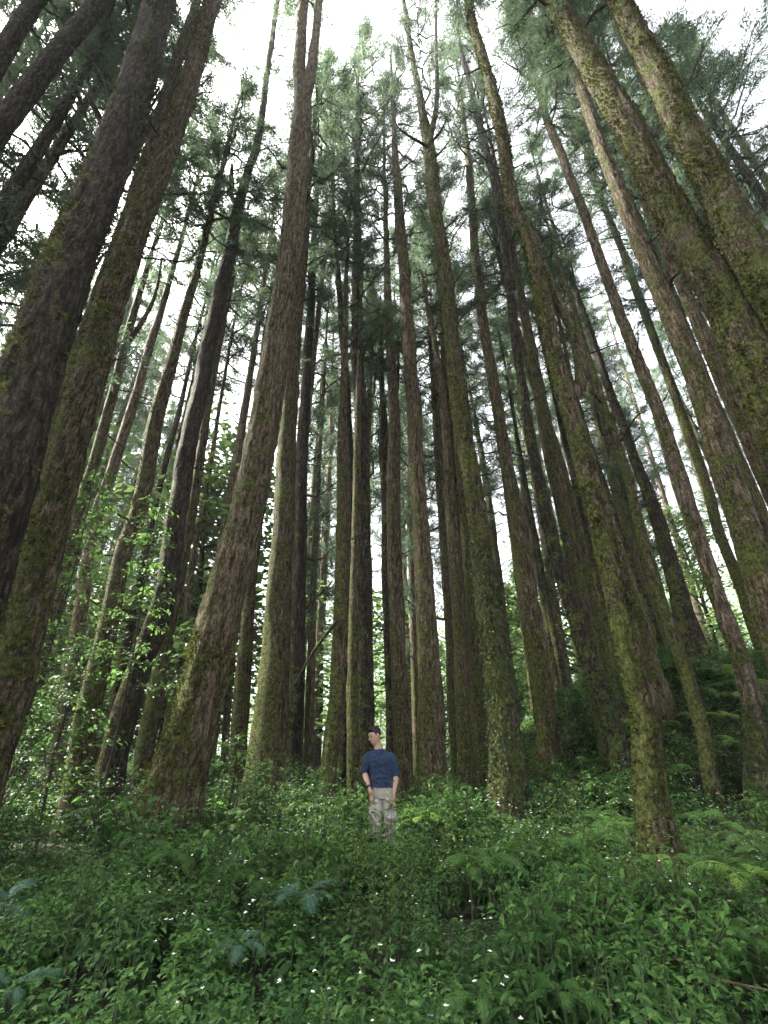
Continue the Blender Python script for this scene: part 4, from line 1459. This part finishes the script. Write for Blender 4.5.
# shirt: torso plus sleeves pushed to the elbow, collar, placket
sh = [loft([((.014, .018, .935), .184, .130), ((.012, .018, .965), .182, .128), ((.006, .018, 1.01), .180, .127), ((0, .018, 1.08), .170, .124), ((-.015, .018, 1.18), .175, .128), ((-.03, .018, 1.26), .198, .134),
            ((-.036, .018, 1.32), .205, .118), ((-.037, .018, 1.36), .172, .098), ((-.038, .018, 1.40), .118, .082), ((-.042, .016, 1.43), .076, .068)], 28)]
for A in (ARM_L, ARM_R):
    s, e, wr = [np.array(p) for p in A]
    inw = np.array([.05, 0, .0]) * (1 if s[0] < 0 else -1)
    end = e * .90 + wr * .10
    sh.append(limb([s + inw * 1.6 + [0, 0, .035], s + inw * .3 + [0, 0, .012], s * .8 + e * .2, (s + e) / 2, e * .97 + s * .03, end], [.055, .068, .074, .070, .064, .062], 18))
    sh.append(limb([e * .99 + s * .01, end], [.065, .066], 18))
sh.append(limb([(-.115, .02, 1.412), (-.075, -.062, 1.395), (-.035, -.088, 1.36), (-.005, -.066, 1.395), (.030, .02, 1.41)], [.017, .019, .015, .019, .017], 8))
g = np.random.default_rng(3)
for k in range(9):           # folds
    zc = g.uniform(1.0, 1.3)
    xc = g.uniform(-.14, .12)
    sh.append(limb([(xc - .06, -.105, zc), (xc, -.116, zc - .02 * g.normal()), (xc + .07, -.105, zc + .05 * g.normal())], [.004, .008, .004], 8))
fused('shirt', sh, [M_SHIRT], .009, man, 8)
pl = MB()
v, f = limb([(-.036, -.104, 1.36), (-.028, -.118, 1.28), (-.020, -.118, 1.20)], [.008, .007, .006], 8)
pl.add(v, f, 0)
link('placket', pl.mesh('placket', [M_SHIRT]), man)
# trousers with cargo pockets
tr = [loft([((.02, .02, .80), .175, .122), ((.018, .02, .90), .178, .124), ((.014, .02, 1.0), .166, .116)], 24)]
for Lg, s in ((LEG_L, -1), (LEG_R, 1)):
    h_, k_, a_ = [np.array(p) for p in Lg]
    tr.append(limb([h_ + [0, 0, .0], (h_ + k_) / 2, k_, k_ * .5 + a_ * .5 + [0, .015, 0], a_ + [0, 0, -.03]], [.100, .096, .082, .078, .074], 18))
    pc = (h_ + k_) / 2 + np.array([s * .075, -.03, -.07])
    tr.append(limb([pc + [0, 0, .085], pc, pc + [s * .008, 0, -.085]], [.040, .046, .044], 10))
    tr.append(limb([pc + [-.05 * s, -.045, .07], pc + [.03 * s, -.03, .075]], [.012, .012], 8))
    for q in range(9):
        zc = k_[2] + g.uniform(-.25, .38)
        cx = k_[0] + g.normal(0, .02)
        tr.append(limb([(cx - .075, -.062, zc), (cx, -.094, zc + g.normal(0, .03)), (cx + .075, -.058, zc + g.normal(0, .04))], [.006, .017, .006], 8))
fused('trousers', tr, [M_PANTS], .010, man, 3)
for Lg in (LEG_L, LEG_R):
    a_ = np.array(Lg[2])
    fused('boot', [limb([a_ + [0, .01, .06], a_ + [0, .01, 0], a_ + [0, 0, -.04]], [.055, .054, .052]), limb([a_ + [0, .045, -.05], a_ + [0, -.06, -.055], a_ + [0, -.165, -.062]], [.045, .048, .038])],
          [M_BOOT], .011, man, 3)
hair = [loft([((0, .045, -.02), .076, .060), ((0, .035, .02), .083, .078), ((0, .018, .06), .085, .098), ((0, .008, .09), .078, .098), ((-.004, .004, .115), .062, .080), ((-.006, .002, .135), .036, .05)], 20),
        limb([(.058, -.050, .080), (.0, -.078, .102), (-.060, -.052, .080)], [.014, .020, .014], 10),
        limb([(.077, -.02, .05), (.080, -.012, .0)], [.012, .008], 8), limb([(-.077, -.02, .05), (-.080, -.012, .0)], [.012, .008], 8)]
for k in range(26):
    a = g.uniform(0, 6.28)
    r = g.uniform(0, .07)
    p = np.array([r * math.cos(a), r * math.sin(a) * 1.2, .115 - r * .4])
    q_ = p + np.array([math.cos(a) * .024, math.sin(a) * .026 - .016, .034])
    hair.append(limb([p, q_], [.013, .005], 6))
fused('hair', hair, [M_HAIR], .0065, man, 2, xf=head_xf)
for s in (-1, 1):
    mb = MB()
    v, f = ball((s * .031, -.082, .012), (.013, .009, .008), 8)
    mb.add(head_xf(v), f, 0)
    link('eye', mb.mesh('eye', [M_EYE]), man)
    mb = MB()
    v, f = limb([(s * .016, -.096, .034), (s * .034, -.092, .040), (s * .052, -.078, .034)], [.004, .0045, .003], 6)
    mb.add(head_xf(v), f, 0)
    link('eyebrow', mb.mesh('eyebrow', [M_HAIR]), man)
wr, e = np.array(ARM_L[2]), np.array(ARM_L[1])
d = (wr - e) / np.linalg.norm(wr - e)
mb = MB()
v, f = limb([wr - d * .042, wr - d * .028, wr - d * .014], [.031, .034, .031], 16)
mb.add(v, f, 0)
v, f = limb([wr - d * .03 + [-.01, -.030, 0], wr - d * .03 + [-.013, -.040, 0]], [.019, .018], 14)
mb.add(v, f, 0)
link('watch', mb.mesh('watch', [M_WATCH]), man)

# ------------------------------------------------------------------ the air
hz = bpy.data.materials.new('haze_air')
hz.use_nodes = True
nt = hz.node_tree
for n in list(nt.nodes):
    nt.nodes.remove(n)
out = nt.nodes.new('ShaderNodeOutputMaterial')
vol = nt.nodes.new('ShaderNodeVolumePrincipled')
vol.inputs['Color'].default_value = (0.88, 0.93, 0.95, 1)
vol.inputs['Density'].default_value = 0.0008
vol.inputs['Anisotropy'].default_value = 0.2
nt.links.new(vol.outputs[0], out.inputs['Volume'])
x0, x1, y0, y1, z0, z1 = -301, 301, -301, 401, -1.5, 42
V = [(x0, y0, z0), (x1, y0, z0), (x1, y1, z0), (x0, y1, z0), (x0, y0, z1), (x1, y0, z1), (x1, y1, z1), (x0, y1, z1)]
o = link('haze', mesh_np('haze', np.array(V), [(np.array([[0, 3, 2, 1], [4, 5, 6, 7], [0, 1, 5, 4], [1, 2, 6, 5], [2, 3, 7, 6], [3, 0, 4, 7]]), 0)], [hz], False))
tag(o, 'thin pale forest haze between the trunks', 'haze', kind='stuff')
